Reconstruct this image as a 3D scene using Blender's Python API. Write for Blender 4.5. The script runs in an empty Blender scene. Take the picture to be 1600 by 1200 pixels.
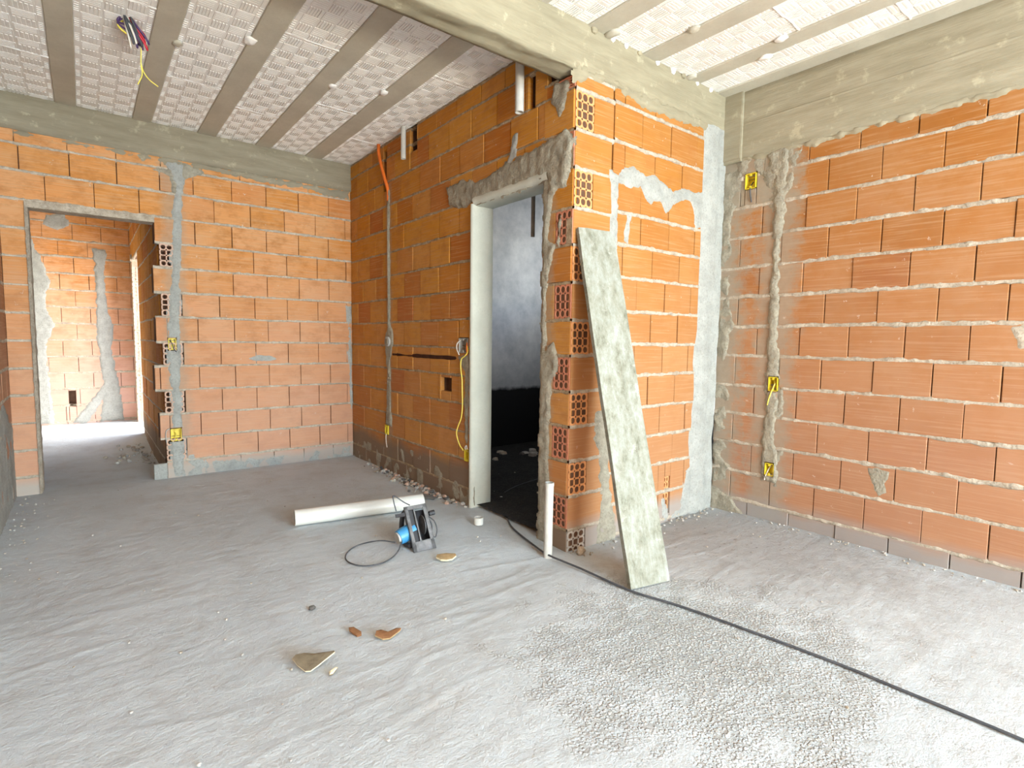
import bpy, math, random
from mathutils import Matrix, Vector, noise
random.seed(7)
C = bpy.context.scene.collection
S = bpy.context.scene
V = Vector

# ------------------------------------------------------------------ camera
cam_d = bpy.data.cameras.new('camera'); cam = bpy.data.objects.new('camera', cam_d); C.objects.link(cam)
cam_d.sensor_width = 36; cam_d.lens = 849.33 * 36 / 1600; cam_d.clip_start = 0.02
r_ = V((0.7866584, -0.6172679, 0.0122044)); u_ = V((0.0390762, 0.0695081, 0.9968158)); f_ = V((0.6161507, 0.7836766, -0.0787997))
m = Matrix((r_, u_, -f_)).transposed().to_4x4(); m.translation = V((-2.1053, -2.1619, 1.1730))
cam.matrix_world = m
S.camera = cam

# ------------------------------------------------------------------ light
S.view_settings.view_transform = 'Standard'; S.view_settings.look = 'None'
S.view_settings.gamma = 1; S.view_settings.use_curve_mapping = False
S.view_settings.exposure = 0.28
world = bpy.data.worlds.new('sky'); S.world = world; world.use_nodes = True
wn = world.node_tree.nodes; wl = world.node_tree.links
bg = wn['Background']
sky = wn.new('ShaderNodeTexSky'); sky.sky_type = 'NISHITA'; sky.sun_disc = False
sky.sun_elevation = math.radians(48); sky.sun_rotation = math.radians(115)
wl.new(sky.outputs[0], bg.inputs[0]); bg.inputs[1].default_value = 0.9

def lamp(name, kind, loc, direction, energy, color=(1, 1, 1), size=(1, 1)):
    d = bpy.data.lights.new(name, kind); d.energy = energy; d.color = color
    o = bpy.data.objects.new(name, d); C.objects.link(o); o.location = loc
    o.rotation_euler = V(direction).to_track_quat('-Z', 'Y').to_euler()
    if kind == 'AREA': d.shape = 'RECTANGLE'; d.size, d.size_y = size
    return o
sun = lamp('sun', 'SUN', (5, -3, 8), (-0.75, 0.22, -1.5), 9, (1, 0.95, 0.86)); sun.data.angle = math.radians(0.6)
# area lamps standing in for daylight at the front, bathroom and corridor openings
lamp('daylight_front', 'AREA', (-0.75, -6.35, 1.45), (-0.30, 1, -0.02), 430, (0.55, 0.79, 1.0), (3.0, 2.5))
lamp('bounce_fill', 'AREA', (-0.75, -6.2, 0.35), (-0.2, 1, 0.8), 300, (1.0, 0.90, 0.66), (3.0, 0.6))  # warm fill lamp added to lift the ceiling, stands in for ground bounce
lamp('daylight_bathroom', 'AREA', (2.22, 1.6, 2.0), (-1, 0.75, 0.15), 9, (0.90, 0.95, 1.0), (0.9, 0.7))

lamp('daylight_corridor', 'AREA', (-0.75, 5.72, 1.3), (-1, 0.05, -0.1), 85, (1.0, 0.95, 0.88), (1.3, 2.2))

# ------------------------------------------------------------------ materials
def mat(name):
    mt = bpy.data.materials.new(name); mt.use_nodes = True
    nt = mt.node_tree
    b = nt.nodes['Principled BSDF']; b.inputs['Roughness'].default_value = 0.9
    b.inputs['Specular IOR Level'].default_value = 0.2
    return mt, nt, b
def N(nt, typ, **kw):
    n = nt.nodes.new(typ)
    for k, v in kw.items():
        if k.startswith('i_'): n.inputs[k[2:].replace('_', ' ')].default_value = v
        else: setattr(n, k, v)
    return n
def ramp(nt, stops, src=None):
    n = nt.nodes.new('ShaderNodeValToRGB'); e = n.color_ramp.elements
    while len(e) < len(stops): e.new(0.5)
    for x, (p, c) in zip(e, stops): x.position = p; x.color = (*c, 1) if len(c) == 3 else c
    if src is not None: nt.links.new(src, n.inputs[0])
    return n
def geo(nt): return nt.nodes.new('ShaderNodeNewGeometry')
def mapping(nt, src, scale, rot=(0, 0, 0)):
    n = nt.nodes.new('ShaderNodeMapping'); n.inputs['Scale'].default_value = scale; n.inputs['Rotation'].default_value = rot
    nt.links.new(src, n.inputs[0]); return n.outputs[0]
def nz(nt, vec, scale, detail=3, rough=0.6):
    n = N(nt, 'ShaderNodeTexNoise', i_Scale=scale, i_Detail=detail, i_Roughness=rough)
    nt.links.new(vec, n.inputs['Vector']); return n.outputs['Fac']
def math_(nt, op, a, b=None):
    n = nt.nodes.new('ShaderNodeMath'); n.operation = op
    for i, x in enumerate((a, b)):
        if x is None: continue
        if isinstance(x, (int, float)): n.inputs[i].default_value = x
        else: nt.links.new(x, n.inputs[i])
    return n.outputs[0]
def mix(nt, fac, a, b, mode='MIX'):
    n = nt.nodes.new('ShaderNodeMix'); n.data_type = 'RGBA'; n.blend_type = mode
    for i, x in ((0, fac), (6, a), (7, b)):
        if isinstance(x, (int, float)): n.inputs[i].default_value = x
        elif isinstance(x, tuple): n.inputs[i].default_value = (*x, 1)
        else: nt.links.new(x, n.inputs[i])
    return n.outputs[2]
def bump(nt, b, h, strength=0.3, dist=0.01):
    n = nt.nodes.new('ShaderNodeBump'); n.inputs['Strength'].default_value = strength; n.inputs['Distance'].default_value = dist
    nt.links.new(h, n.inputs['Height']); nt.links.new(n.outputs[0], b.inputs['Normal'])

def brick_mat(name, stops, stain_h=0.10, stain=(0.30, 0.28, 0.25), dusty_daylight=(0.60, 0.36, 0.19), dust=0.35, stain_amt=0.85, daylight_tint=0.6, smears=()):
    mt, nt, b = mat(name); g = geo(nt); pos = g.outputs['Position']
    base = ramp(nt, stops, g.outputs['Random Per Island']).outputs[0]
    # horizontal extrusion streaks of the fired clay
    st = nz(nt, mapping(nt, pos, (1.5, 1.5, 55)), 2.0, 2, 0.5)
    col = mix(nt, math_(nt, 'MULTIPLY', ramp(nt, [(0.50, (0, 0, 0)), (0.62, (1, 1, 1))], st).outputs[0], 0.50), base, dusty_daylight)
    st2 = nz(nt, mapping(nt, pos, (2.5, 2.5, 70)), 2.3, 2, 0.5)
    col = mix(nt, math_(nt, 'MULTIPLY', ramp(nt, [(0.54, (0, 0, 0)), (0.66, (1, 1, 1))], st2).outputs[0], 0.35), col, (0.33, 0.12, 0.03))
    # broad cloudy dust
    big = nz(nt, mapping(nt, pos, (1, 1, 1)), 2.6, 4, 0.6)
    col = mix(nt, math_(nt, 'MULTIPLY', ramp(nt, [(0.42, (0, 0, 0)), (0.72, (1, 1, 1))], big).outputs[0], dust), col, dusty_daylight)
    dk = nz(nt, mapping(nt, pos, (1, 1, 1.6)), 7.0, 4, 0.65)
    col = mix(nt, math_(nt, 'MULTIPLY', ramp(nt, [(0.48, (0, 0, 0)), (0.66, (1, 1, 1))], dk).outputs[0], 0.50), col, (0.36, 0.14, 0.035))
    # mortar specks and smears
    sp = nz(nt, mapping(nt, pos, (1, 1, 1)), 22, 5, 0.7)
    col = mix(nt, math_(nt, 'MULTIPLY', ramp(nt, [(0.66, (0, 0, 0)), (0.70, (1, 1, 1))], sp).outputs[0], 0.7), col, (0.60, 0.52, 0.43))
    # cooler low daylight painted as pinkish tint on lower courses, cement at the foot
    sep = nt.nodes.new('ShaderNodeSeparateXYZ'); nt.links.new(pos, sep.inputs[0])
    daylight_fac = nt.nodes.new('ShaderNodeMapRange'); nt.links.new(math_(nt, 'ADD', sep.outputs[2], math_(nt, 'MULTIPLY', math_(nt, 'SUBTRACT', dk, 0.5), 0.8)), daylight_fac.inputs[0])
    daylight_fac.inputs[1].default_value = 2.1; daylight_fac.inputs[2].default_value = 0.5; daylight_fac.inputs[3].default_value = 0.0; daylight_fac.inputs[4].default_value = daylight_tint
    col = mix(nt, daylight_fac.outputs[0], col, tuple(x * 0.93 for x in dusty_daylight[:2]) + (dusty_daylight[2] * 1.35,))
    zz = math_(nt, 'ADD', sep.outputs[2], math_(nt, 'MULTIPLY', math_(nt, 'SUBTRACT', big, 0.5), 0.55 * (stain_h + 0.15)))
    # mortar rubbed into the clay beside chases and corners
    for (ax, c0, hw, za, zb, amt) in smears:
        dd = math_(nt, 'ABSOLUTE', math_(nt, 'SUBTRACT', sep.outputs[ax], c0))
        dd = math_(nt, 'ADD', dd, math_(nt, 'MULTIPLY', math_(nt, 'SUBTRACT', dk, 0.5), 1.5 * hw))
        dd = math_(nt, 'ADD', dd, math_(nt, 'MULTIPLY', math_(nt, 'SUBTRACT', sp, 0.5), 1.5 * hw))
        k = nt.nodes.new('ShaderNodeMapRange'); nt.links.new(dd, k.inputs[0]); k.inputs[1].default_value = hw * 1.15; k.inputs[2].default_value = hw * 0.5; k.inputs[3].default_value = 0; k.inputs[4].default_value = amt
        g1 = math_(nt, 'GREATER_THAN', sep.outputs[2], za); g2 = math_(nt, 'LESS_THAN', sep.outputs[2], zb)
        col = mix(nt, math_(nt, 'MULTIPLY', math_(nt, 'MULTIPLY', g1, g2), k.outputs[0]), col, mix(nt, sp, (0.24, 0.21, 0.16), (0.40, 0.365, 0.29)))
    lo = nt.nodes.new('ShaderNodeMapRange'); nt.links.new(zz, lo.inputs[0])
    lo.inputs[1].default_value = stain_h + 0.07; lo.inputs[2].default_value = stain_h - 0.03; lo.inputs[3].default_value = 0; lo.inputs[4].default_value = stain_amt
    col = mix(nt, lo.outputs[0], col, stain)
    nt.links.new(col, b.inputs['Base Color'])
    h = math_(nt, 'ADD', math_(nt, 'MULTIPLY', nz(nt, mapping(nt, pos, (1, 1, 60)), 2.5, 1), 0.5), math_(nt, 'MULTIPLY', sp, 0.8))
    bump(nt, b, h, 0.25, 0.004)
    return mt
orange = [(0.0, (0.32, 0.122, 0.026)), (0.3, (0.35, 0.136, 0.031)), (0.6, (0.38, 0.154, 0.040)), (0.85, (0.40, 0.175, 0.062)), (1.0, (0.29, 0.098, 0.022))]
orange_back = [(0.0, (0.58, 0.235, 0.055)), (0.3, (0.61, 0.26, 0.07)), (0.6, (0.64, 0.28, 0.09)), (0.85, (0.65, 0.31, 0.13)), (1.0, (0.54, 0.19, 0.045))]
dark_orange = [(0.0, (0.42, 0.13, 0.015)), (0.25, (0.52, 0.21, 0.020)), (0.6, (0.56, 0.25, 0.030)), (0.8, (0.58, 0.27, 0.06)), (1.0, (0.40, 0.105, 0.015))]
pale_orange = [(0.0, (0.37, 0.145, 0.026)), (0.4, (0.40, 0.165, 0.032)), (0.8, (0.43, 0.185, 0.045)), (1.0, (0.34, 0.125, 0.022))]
M = {}
M['brick_right'] = brick_mat('brick_right', orange, 0.085, (0.30, 0.29, 0.28), dusty_daylight=(0.46, 0.265, 0.135), daylight_tint=0.45, smears=[(1, 0.0, 0.22, -1, 2.45, 0.8), (1, -0.41, 0.15, -1, 2.45, 0.65), (1, -0.2, 0.3, 2.1, 2.45, 0.7)])
M['brick_back'] = brick_mat('brick_back', orange_back, 0.10, (0.42, 0.39, 0.35), dust=0.45, daylight_tint=0.6, smears=[(0, -1.50, 0.09, -1, 2.6, 0.45)])
M['brick_door'] = brick_mat('brick_door', dark_orange, 0.26, (0.20, 0.165, 0.13), dusty_daylight=(0.52, 0.28, 0.11), dust=0.2, daylight_tint=0.3, smears=[(1, 0.20, 0.07, -1, 2.3, 0.5), (1, 2.26, 0.06, -1, 2.5, 0.4)])
M['brick_pier'] = brick_mat('brick_pier', pale_orange, 0.10, (0.33, 0.31, 0.29), dusty_daylight=(0.47, 0.265, 0.115), dust=0.2, daylight_tint=0.45)
M['brick_far'] = brick_mat('brick_far', orange_back, 0.06, (0.5, 0.46, 0.42), dusty_daylight=(0.68, 0.43, 0.27), dust=0.6, daylight_tint=0.7)
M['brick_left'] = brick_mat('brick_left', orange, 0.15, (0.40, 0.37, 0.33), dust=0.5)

def rough_mat(name, c1, c2, c3=None, scale=6, bs=0.6, bd=0.008, fine=70):
    mt, nt, b = mat(name); pos = geo(nt).outputs['Position']
    n1 = nz(nt, pos, scale, 5, 0.65)
    col = ramp(nt, [(0.32, c1), (0.68, c2)], n1).outputs[0]
    n2 = nz(nt, pos, fine, 4, 0.75)
    col = mix(nt, math_(nt, 'MULTIPLY', ramp(nt, [(0.50, (0, 0, 0)), (0.66, (1, 1, 1))], n2).outputs[0], 0.6), col, c3 or c1)
    nt.links.new(col, b.inputs['Base Color'])
    bump(nt, b, math_(nt, 'ADD', n1, math_(nt, 'MULTIPLY', n2, 1.0)), bs, bd)
    return mt
M['mortar_light'] = rough_mat('mortar_light', (0.36, 0.30, 0.23), (0.62, 0.55, 0.45), (0.28, 0.22, 0.16), scale=16, bs=0.9)
M['mortar_warm'] = rough_mat('mortar_warm', (0.26, 0.19, 0.11), (0.52, 0.41, 0.28), (0.2, 0.13, 0.07), scale=18, bs=0.9)
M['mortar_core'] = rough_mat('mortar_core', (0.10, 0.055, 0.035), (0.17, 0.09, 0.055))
M['plaster_patch'] = rough_mat('plaster_patch', (0.30, 0.27, 0.21), (0.46, 0.42, 0.33), (0.22, 0.20, 0.15), scale=14, bs=0.9, bd=0.012)
M['plaster_pale'] = rough_mat('plaster_pale', (0.33, 0.335, 0.31), (0.46, 0.465, 0.435), (0.25, 0.25, 0.225), scale=10, bs=0.7, bd=0.01)
M['plaster_smooth'] = rough_mat('plaster_smooth', (0.52, 0.53, 0.46), (0.62, 0.63, 0.55), scale=4, bs=0.2, bd=0.004)
M['joist'] = rough_mat('joist', (0.47, 0.44, 0.36), (0.56, 0.53, 0.44), scale=5, bs=0.2, bd=0.004)

def board_concrete(name, c1, c2):
    mt, nt, b = mat(name); pos = geo(nt).outputs['Position']
    n1 = nz(nt, mapping(nt, pos, (1, 1, 7)), 3.0, 5, 0.65)
    n2 = nz(nt, mapping(nt, pos, (2, 2, 40)), 3.0, 3, 0.6)
    n3 = nz(nt, pos, 9, 5, 0.7)
    col = ramp(nt, [(0.3, c1), (0.7, c2)], n1).outputs[0]
    col = mix(nt, math_(nt, 'MULTIPLY', n2, 0.35), col, (0.24, 0.20, 0.12), 'MIX')
    col = mix(nt, math_(nt, 'MULTIPLY', ramp(nt, [(0.58, (0, 0, 0)), (0.68, (1, 1, 1))], n3).outputs[0], 0.45), col, (0.60, 0.54, 0.38))
    nt.links.new(col, b.inputs['Base Color'])
    bump(nt, b, math_(nt, 'ADD', n2, n3), 0.45, 0.006)
    return mt
M['concrete_beam'] = board_concrete('concrete_beam', (0.27, 0.24, 0.165), (0.39, 0.35, 0.245))
M['concrete_back'] = board_concrete('concrete_back', (0.24, 0.21, 0.15), (0.36, 0.32, 0.24))
M['concrete_right'] = board_concrete('concrete_right', (0.30, 0.27, 0.19), (0.43, 0.39, 0.29))

def eps_mat():
    mt, nt, b = mat('polystyrene'); pos = geo(nt).outputs['Position']
    col = ramp(nt, [(0.3, (0.82, 0.81, 0.78)), (0.7, (0.90, 0.89, 0.87))], nz(nt, pos, 5, 3)).outputs[0]
    nt.links.new(col, b.inputs['Base Color']); bump(nt, b, nz(nt, pos, 160, 2), 0.3, 0.002)
    return mt
M['eps'] = eps_mat()

def floor_mat():
    mt, nt, b = mat('screed_floor'); pos = geo(nt).outputs['Position']
    n1 = nz(nt, pos, 0.9, 4, 0.6); n2 = nz(nt, pos, 5, 6, 0.7)
    streak = nz(nt, mapping(nt, pos, (1.6, 9, 1), (0, 0, math.radians(8))), 1.6, 6, 0.7)
    col = ramp(nt, [(0.35, (0.54, 0.58, 0.60)), (0.65, (0.64, 0.69, 0.72))], n1).outputs[0]
    col = mix(nt, math_(nt, 'MULTIPLY', ramp(nt, [(0.35, (1, 1, 1)), (0.52, (0, 0, 0))], n2).outputs[0], 0.35), col, (0.43, 0.41, 0.385))
    col = mix(nt, math_(nt, 'MULTIPLY', ramp(nt, [(0.56, (0, 0, 0)), (0.72, (1, 1, 1))], streak).outputs[0], 0.35), col, (0.70, 0.70, 0.68))
    ds = nt.nodes.new('ShaderNodeVectorMath'); ds.operation = 'DISTANCE'; nt.links.new(pos, ds.inputs[0]); ds.inputs[1].default_value = (1.1, -0.5, 0)
    dm = nt.nodes.new('ShaderNodeMapRange'); nt.links.new(math_(nt, 'ADD', ds.outputs['Value'], math_(nt, 'MULTIPLY', math_(nt, 'SUBTRACT', n2, 0.5), 0.9)), dm.inputs[0])
    dm.inputs[1].default_value = 1.3; dm.inputs[2].default_value = 0.4; dm.inputs[3].default_value = 0.0; dm.inputs[4].default_value = 0.8
    col = mix(nt, dm.outputs[0], col, (0.36, 0.365, 0.37))
    peb = N(nt, 'ShaderNodeTexVoronoi', i_Scale=88.0); nt.links.new(pos, peb.inputs['Vector'])
    vs = nt.nodes.new('ShaderNodeVectorMath'); vs.operation = 'DISTANCE'; nt.links.new(pos, vs.inputs[0]); vs.inputs[1].default_value = (-0.30, -1.05, 0)
    gm = nt.nodes.new('ShaderNodeMapRange'); nt.links.new(math_(nt, 'ADD', vs.outputs['Value'], math_(nt, 'MULTIPLY', math_(nt, 'SUBTRACT', n2, 0.5), 1.6)), gm.inputs[0])
    gm.inputs[1].default_value = 0.70; gm.inputs[2].default_value = 0.25; gm.inputs[3].default_value = 0.0; gm.inputs[4].default_value = 1.0
    gritty = math_(nt, 'MULTIPLY', gm.outputs[0], ramp(nt, [(0.35, (1, 1, 1)), (0.55, (0, 0, 0))], peb.outputs['Distance']).outputs[0])
    col = mix(nt, math_(nt, 'MULTIPLY', gritty, 0.45), col, (0.74, 0.77, 0.74))
    col = mix(nt, math_(nt, 'MULTIPLY', math_(nt, 'MULTIPLY', gm.outputs[0], ramp(nt, [(0.50, (0, 0, 0)), (0.68, (1, 1, 1))], peb.outputs['Distance']).outputs[0]), 0.6), col, (0.28, 0.29, 0.28))
    fine = nz(nt, pos, 60, 5, 0.75)
    specks = ramp(nt, [(0.28, (1, 1, 1)), (0.34, (0, 0, 0))], nz(nt, pos, 38, 4, 0.8)).outputs[0]
    col = mix(nt, math_(nt, 'MULTIPLY', specks, 0.5), col, (0.27, 0.24, 0.20))
    sp2 = ramp(nt, [(0.36, (1, 1, 1)), (0.41, (0, 0, 0))], nz(nt, mapping(nt, pos, (1, 1.7, 1)), 21, 5, 0.8)).outputs[0]
    col = mix(nt, math_(nt, 'MULTIPLY', math_(nt, 'MULTIPLY', sp2, math_(nt, 'ADD', dm.outputs[0], 0.12)), 0.9), col, (0.21, 0.19, 0.165))
    nt.links.new(col, b.inputs['Base Color'])
    h = math_(nt, 'ADD', math_(nt, 'MULTIPLY', n2, 0.9), math_(nt, 'MULTIPLY', streak, 0.6))
    h = math_(nt, 'ADD', h, math_(nt, 'MULTIPLY', fine, 0.35))
    h = math_(nt, 'ADD', h, math_(nt, 'MULTIPLY', gritty, 1.5))
    n3 = nz(nt, pos, 24, 6, 0.8); h = math_(nt, 'ADD', h, math_(nt, 'MULTIPLY', math_(nt, 'MULTIPLY', n3, 0.9), math_(nt, 'SUBTRACT', 1.0, math_(nt, 'MULTIPLY', gm.outputs[0], 0.7))))
    pits = ramp(nt, [(0.30, (1, 1, 1)), (0.36, (0, 0, 0))], nz(nt, pos, 17, 5, 0.8)).outputs[0]
    h = math_(nt, 'SUBTRACT', h, math_(nt, 'MULTIPLY', pits, 0.5))
    bump(nt, b, h, 0.75, 0.014)
    return mt
M['floor'] = floor_mat()

def flat(name, c, rough=0.5, spec=0.4, metal=0.0, var=0.0):
    mt, nt, b = mat(name)
    b.inputs['Roughness'].default_value = rough; b.inputs['Specular IOR Level'].default_value = spec; b.inputs['Metallic'].default_value = metal
    if var:
        n = nz(nt, geo(nt).outputs['Position'], 14, 5, 0.7)
        col = ramp(nt, [(0.3, tuple(x * (1 - var) for x in c)), (0.7, tuple(min(1, x * (1 + var)) for x in c))], n).outputs[0]
        nt.links.new(col, b.inputs['Base Color']); bump(nt, b, n, 0.15, 0.003)
    else: b.inputs['Base Color'].default_value = (*c, 1)
    return mt
M['pvc'] = flat('pvc_white', (0.66, 0.65, 0.60), 0.35, 0.4, 0, 0.04)
M['pvc_dusty'] = flat('pvc_dusty', (0.55, 0.53, 0.48), 0.6, 0.3, 0, 0.12)
M['steel_plate'] = flat('steel_plate', (0.17, 0.17, 0.175), 0.5, 0.5, 0.5, 0.5)
M['black_plastic'] = flat('black_plastic', (0.035, 0.035, 0.04), 0.5, 0.4, 0, 0.3)
M['blue_plastic'] = flat('blue_plastic', (0.05, 0.26, 0.52), 0.4, 0.5, 0, 0.2)
M['cable'] = flat('cable_black', (0.075, 0.08, 0.09), 0.6, 0.3, 0, 0.3)
M['yellow_plastic'] = flat('yellow_plastic', (0.80, 0.62, 0.04), 0.45, 0.4, 0, 0.15)
M['grey_plastic'] = flat('grey_plastic', (0.42, 0.41, 0.38), 0.6, 0.3, 0, 0.2)
M['orange_plastic'] = flat('orange_plastic', (0.80, 0.17, 0.02), 0.5, 0.4, 0, 0.1)
M['wire_yellow'] = flat('wire_yellow', (0.85, 0.70, 0.12), 0.4)
M['wire_white'] = flat('wire_white', (0.75, 0.70, 0.62), 0.4)
M['wire_red'] = flat('wire_red', (0.55, 0.02, 0.04), 0.4)
M['wire_purple'] = flat('wire_purple', (0.07, 0.035, 0.12), 0.4)
M['bark_grey'] = flat('wood_scrap_grey', (0.17, 0.135, 0.09), 0.9, 0.1, 0, 0.35)
M['wood_pale'] = flat('wood_scrap_pale', (0.72, 0.62, 0.42), 0.85, 0.1, 0, 0.15)
M['wood_brown'] = flat('wood_scrap_brown', (0.22, 0.105, 0.05), 0.9, 0.1, 0, 0.3)
M['wood_tan'] = flat('wood_scrap_tan', (0.36, 0.25, 0.13), 0.9, 0.1, 0, 0.3)
M['stone'] = flat('stone_grey', (0.45, 0.42, 0.38), 0.95, 0.1, 0, 0.3)
M['stone_dark'] = flat('stone_dark', (0.13, 0.12, 0.11), 0.95, 0.1, 0, 0.3)
M['bitumen'] = rough_mat('bitumen', (0.010, 0.010, 0.011), (0.028, 0.026, 0.025), (0.08, 0.07, 0.06), scale=8, bs=0.5, bd=0.006)

def plank_mat():
    mt, nt, b = mat('weathered_plank'); tc = nt.nodes.new('ShaderNodeTexCoord').outputs['Object']
    n1 = nz(nt, mapping(nt, tc, (3, 1, 1.5)), 4.5, 7, 0.78)
    n2 = nz(nt, mapping(nt, tc, (90, 1, 2.5)), 1.0, 4, 0.6)
    n3 = nz(nt, tc, 13, 5, 0.75)
    col = ramp(nt, [(0.34, (0.15, 0.15, 0.11)), (0.48, (0.27, 0.275, 0.225)), (0.66, (0.38, 0.40, 0.375))], n1).outputs[0]
    col = mix(nt, math_(nt, 'MULTIPLY', ramp(nt, [(0.55, (0, 0, 0)), (0.72, (1, 1, 1))], n2).outputs[0], 0.35), col, (0.27, 0.245, 0.175))
    col = mix(nt, math_(nt, 'MULTIPLY', ramp(nt, [(0.58, (0, 0, 0)), (0.66, (1, 1, 1))], n3).outputs[0], 0.5), col, (0.50, 0.49, 0.45))
    nt.links.new(col, b.inputs['Base Color']); bump(nt, b, math_(nt, 'ADD', n2, n3), 0.4, 0.004)
    return mt
M['plank'] = plank_mat()

def bath_wall_mat():
    mt, nt, b = mat('bathroom_plaster'); pos = geo(nt).outputs['Position']
    n1 = nz(nt, pos, 3.5, 6, 0.7); n2 = nz(nt, mapping(nt, pos, (6, 6, 1)), 2.0, 4, 0.6)
    col = ramp(nt, [(0.3, (0.36, 0.37, 0.38)), (0.7, (0.66, 0.66, 0.64))], n1).outputs[0]
    col = mix(nt, math_(nt, 'MULTIPLY', n2, 0.3), col, (0.28, 0.31, 0.36))
    sep = nt.nodes.new('ShaderNodeSeparateXYZ'); nt.links.new(pos, sep.inputs[0])
    z = math_(nt, 'ADD', sep.outputs[2], math_(nt, 'MULTIPLY', n1, 0.10))
    # bituminous waterproofing brushed on the lower part
    edge = nt.nodes.new('ShaderNodeMapRange'); nt.links.new(z, edge.inputs[0])
    edge.inputs[1].default_value = 0.72; edge.inputs[2].default_value = 0.68
    col = mix(nt, edge.outputs[0], col, (0.014, 0.014, 0.015))
    nt.links.new(col, b.inputs['Base Color']); bump(nt, b, n1, 0.4, 0.01)
    return mt
M['bath_wall'] = bath_wall_mat()

# ------------------------------------------------------------------ mesh helpers
class MB:
    def __init__(s): s.v = []; s.f = []; s.mi = []; s.sm = []
    def quad(s, pts, mi=0, sm=False):
        n = len(s.v); s.v += [tuple(p) for p in pts]; s.f.append(tuple(range(n, n + len(pts)))); s.mi.append(mi); s.sm.append(sm)
    def grid(s, rows, mi=0, sm=True, closed=False):
        n = len(s.v); w = len(rows[0])
        for r in rows: s.v += [tuple(p) for p in r]
        for i in range(len(rows) - 1):
            for j in range(w if closed else w - 1):
                k = (j + 1) % w
                s.f.append((n + i * w + j, n + i * w + k, n + (i + 1) * w + k, n + (i + 1) * w + j)); s.mi.append(mi); s.sm.append(sm)
    def box(s, a, b, fr=None, mi=0, bev=0.0, jit=0.0):
        """box between corners a and b (in frame fr), chamfered by bev"""
        fr = fr or (lambda x, y, z: (x, y, z))
        (x0, y0, z0), (x1, y1, z1) = a, b
        rj = lambda: random.uniform(-jit, jit)
        if bev <= 0:
            P = [fr(x + rj(), y + rj(), z + rj()) for x in (x0, x1) for y in (y0, y1) for z in (z0, z1)]
            n = len(s.v); s.v += [tuple(p) for p in P]
            for f in ((0, 1, 3, 2), (4, 6, 7, 5), (0, 4, 5, 1), (2, 3, 7, 6), (0, 2, 6, 4), (1, 5, 7, 3)):
                s.f.append(tuple(n + i for i in f)); s.mi.append(mi); s.sm.append(False)
        else:   # front face (y1) chamfered
            n = len(s.v)
            o = [(x0, z0), (x1, z0), (x1, z1), (x0, z1)]
            i_ = [(x0 + bev, z0 + bev), (x1 - bev, z0 + bev), (x1 - bev, z1 - bev), (x0 + bev, z1 - bev)]
            s.v += [tuple(fr(x, y0, z)) for x, z in o] + [tuple(fr(x, y1 - bev, z)) for x, z in o]
            s.v += [tuple(fr(x + rj(), y1 + rj() * 0.4, z + rj())) for x, z in i_]
            s.f.append((n + 8, n + 9, n + 10, n + 11)); s.mi.append(mi); s.sm.append(False)
            for k in range(4):
                l = (k + 1) % 4
                s.f.append((n + k, n + l, n + 4 + l, n + 4 + k)); s.mi.append(mi); s.sm.append(False)
                s.f.append((n + 4 + k, n + 4 + l, n + 8 + l, n + 8 + k)); s.mi.append(mi); s.sm.append(False)
            s.f.append((n + 3, n + 2, n + 1, n)); s.mi.append(mi); s.sm.append(False)
    def tube(s, pts, r, seg=8, mi=0, caps=True, inner=None):
        pts = [V(p) for p in pts]; rows = []; up = None
        for i, p in enumerate(pts):
            t = (pts[min(i + 1, len(pts) - 1)] - pts[max(i - 1, 0)]).normalized()
            if up is None:
                up = V((0, 0, 1)) if abs(t.z) < 0.9 else V((1, 0, 0))
            a = t.cross(up)
            if a.length < 1e-5: a = t.orthogonal()
            a.normalize(); b = a.cross(t).normalized(); up = b
            rr = r[i] if isinstance(r, (list, tuple)) else r
            rows.append([p + (a * math.cos(q) + b * math.sin(q)) * rr for q in [2 * math.pi * k / seg for k in range(seg)]])
        s.grid(rows, mi, True, True)
        if inner:
            rin = [[p0 + (p - p0) * inner for p in row] for row, p0 in zip(rows, pts)]
            s.grid([rows[0], rin[0]], mi, False, True); s.grid([rows[-1], rin[-1]], mi, False, True); s.grid(rin, mi, True, True)
        elif caps:
            s.quad(rows[0][::-1], mi); s.quad(rows[-1], mi)
    def build(s, name, mats, parent=None, kind=None, fix=True):
        me = bpy.data.meshes.new(name); me.from_pydata(s.v, [], s.f)
        for q in (mats if isinstance(mats, (list, tuple)) else [mats]): me.materials.append(q)
        me.polygons.foreach_set('material_index', s.mi); me.polygons.foreach_set('use_smooth', s.sm)
        me.update()
        o = bpy.data.objects.new(name, me); C.objects.link(o)
        if parent: o.parent = parent
        if kind: o['kind'] = kind
        return o
def smooth_pts(pts, n=6):
    pts = [V(p) for p in pts]; out = []
    P = [pts[0] * 2 - pts[1]] + pts + [pts[-1] * 2 - pts[-2]]
    for i in range(1, len(P) - 2):
        a, b, c, d = P[i - 1], P[i], P[i + 1], P[i + 2]
        for k in range(n):
            t = k / n
            out.append(0.5 * ((2 * b) + (c - a) * t + (2 * a - 5 * b + 4 * c - d) * t * t + (3 * b - a - 3 * c + d) * t ** 3))
    out.append(pts[-1]); return out
def thing(name, label, cat, loc=(0, 0, 0), group=None):
    o = bpy.data.objects.new(name, None); C.objects.link(o); o.location = loc; o.empty_display_size = 0.05
    return tag(o, label, cat, group)
def tag(o, label, cat, group=None):
    o['label'] = label; o['category'] = cat
    if group: o['group'] = group
    return o
def local(o, pts): return [V(p) - o.location for p in pts]
def nse(x, y, z=0.0): return noise.noise(V((x, y, z)))

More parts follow.
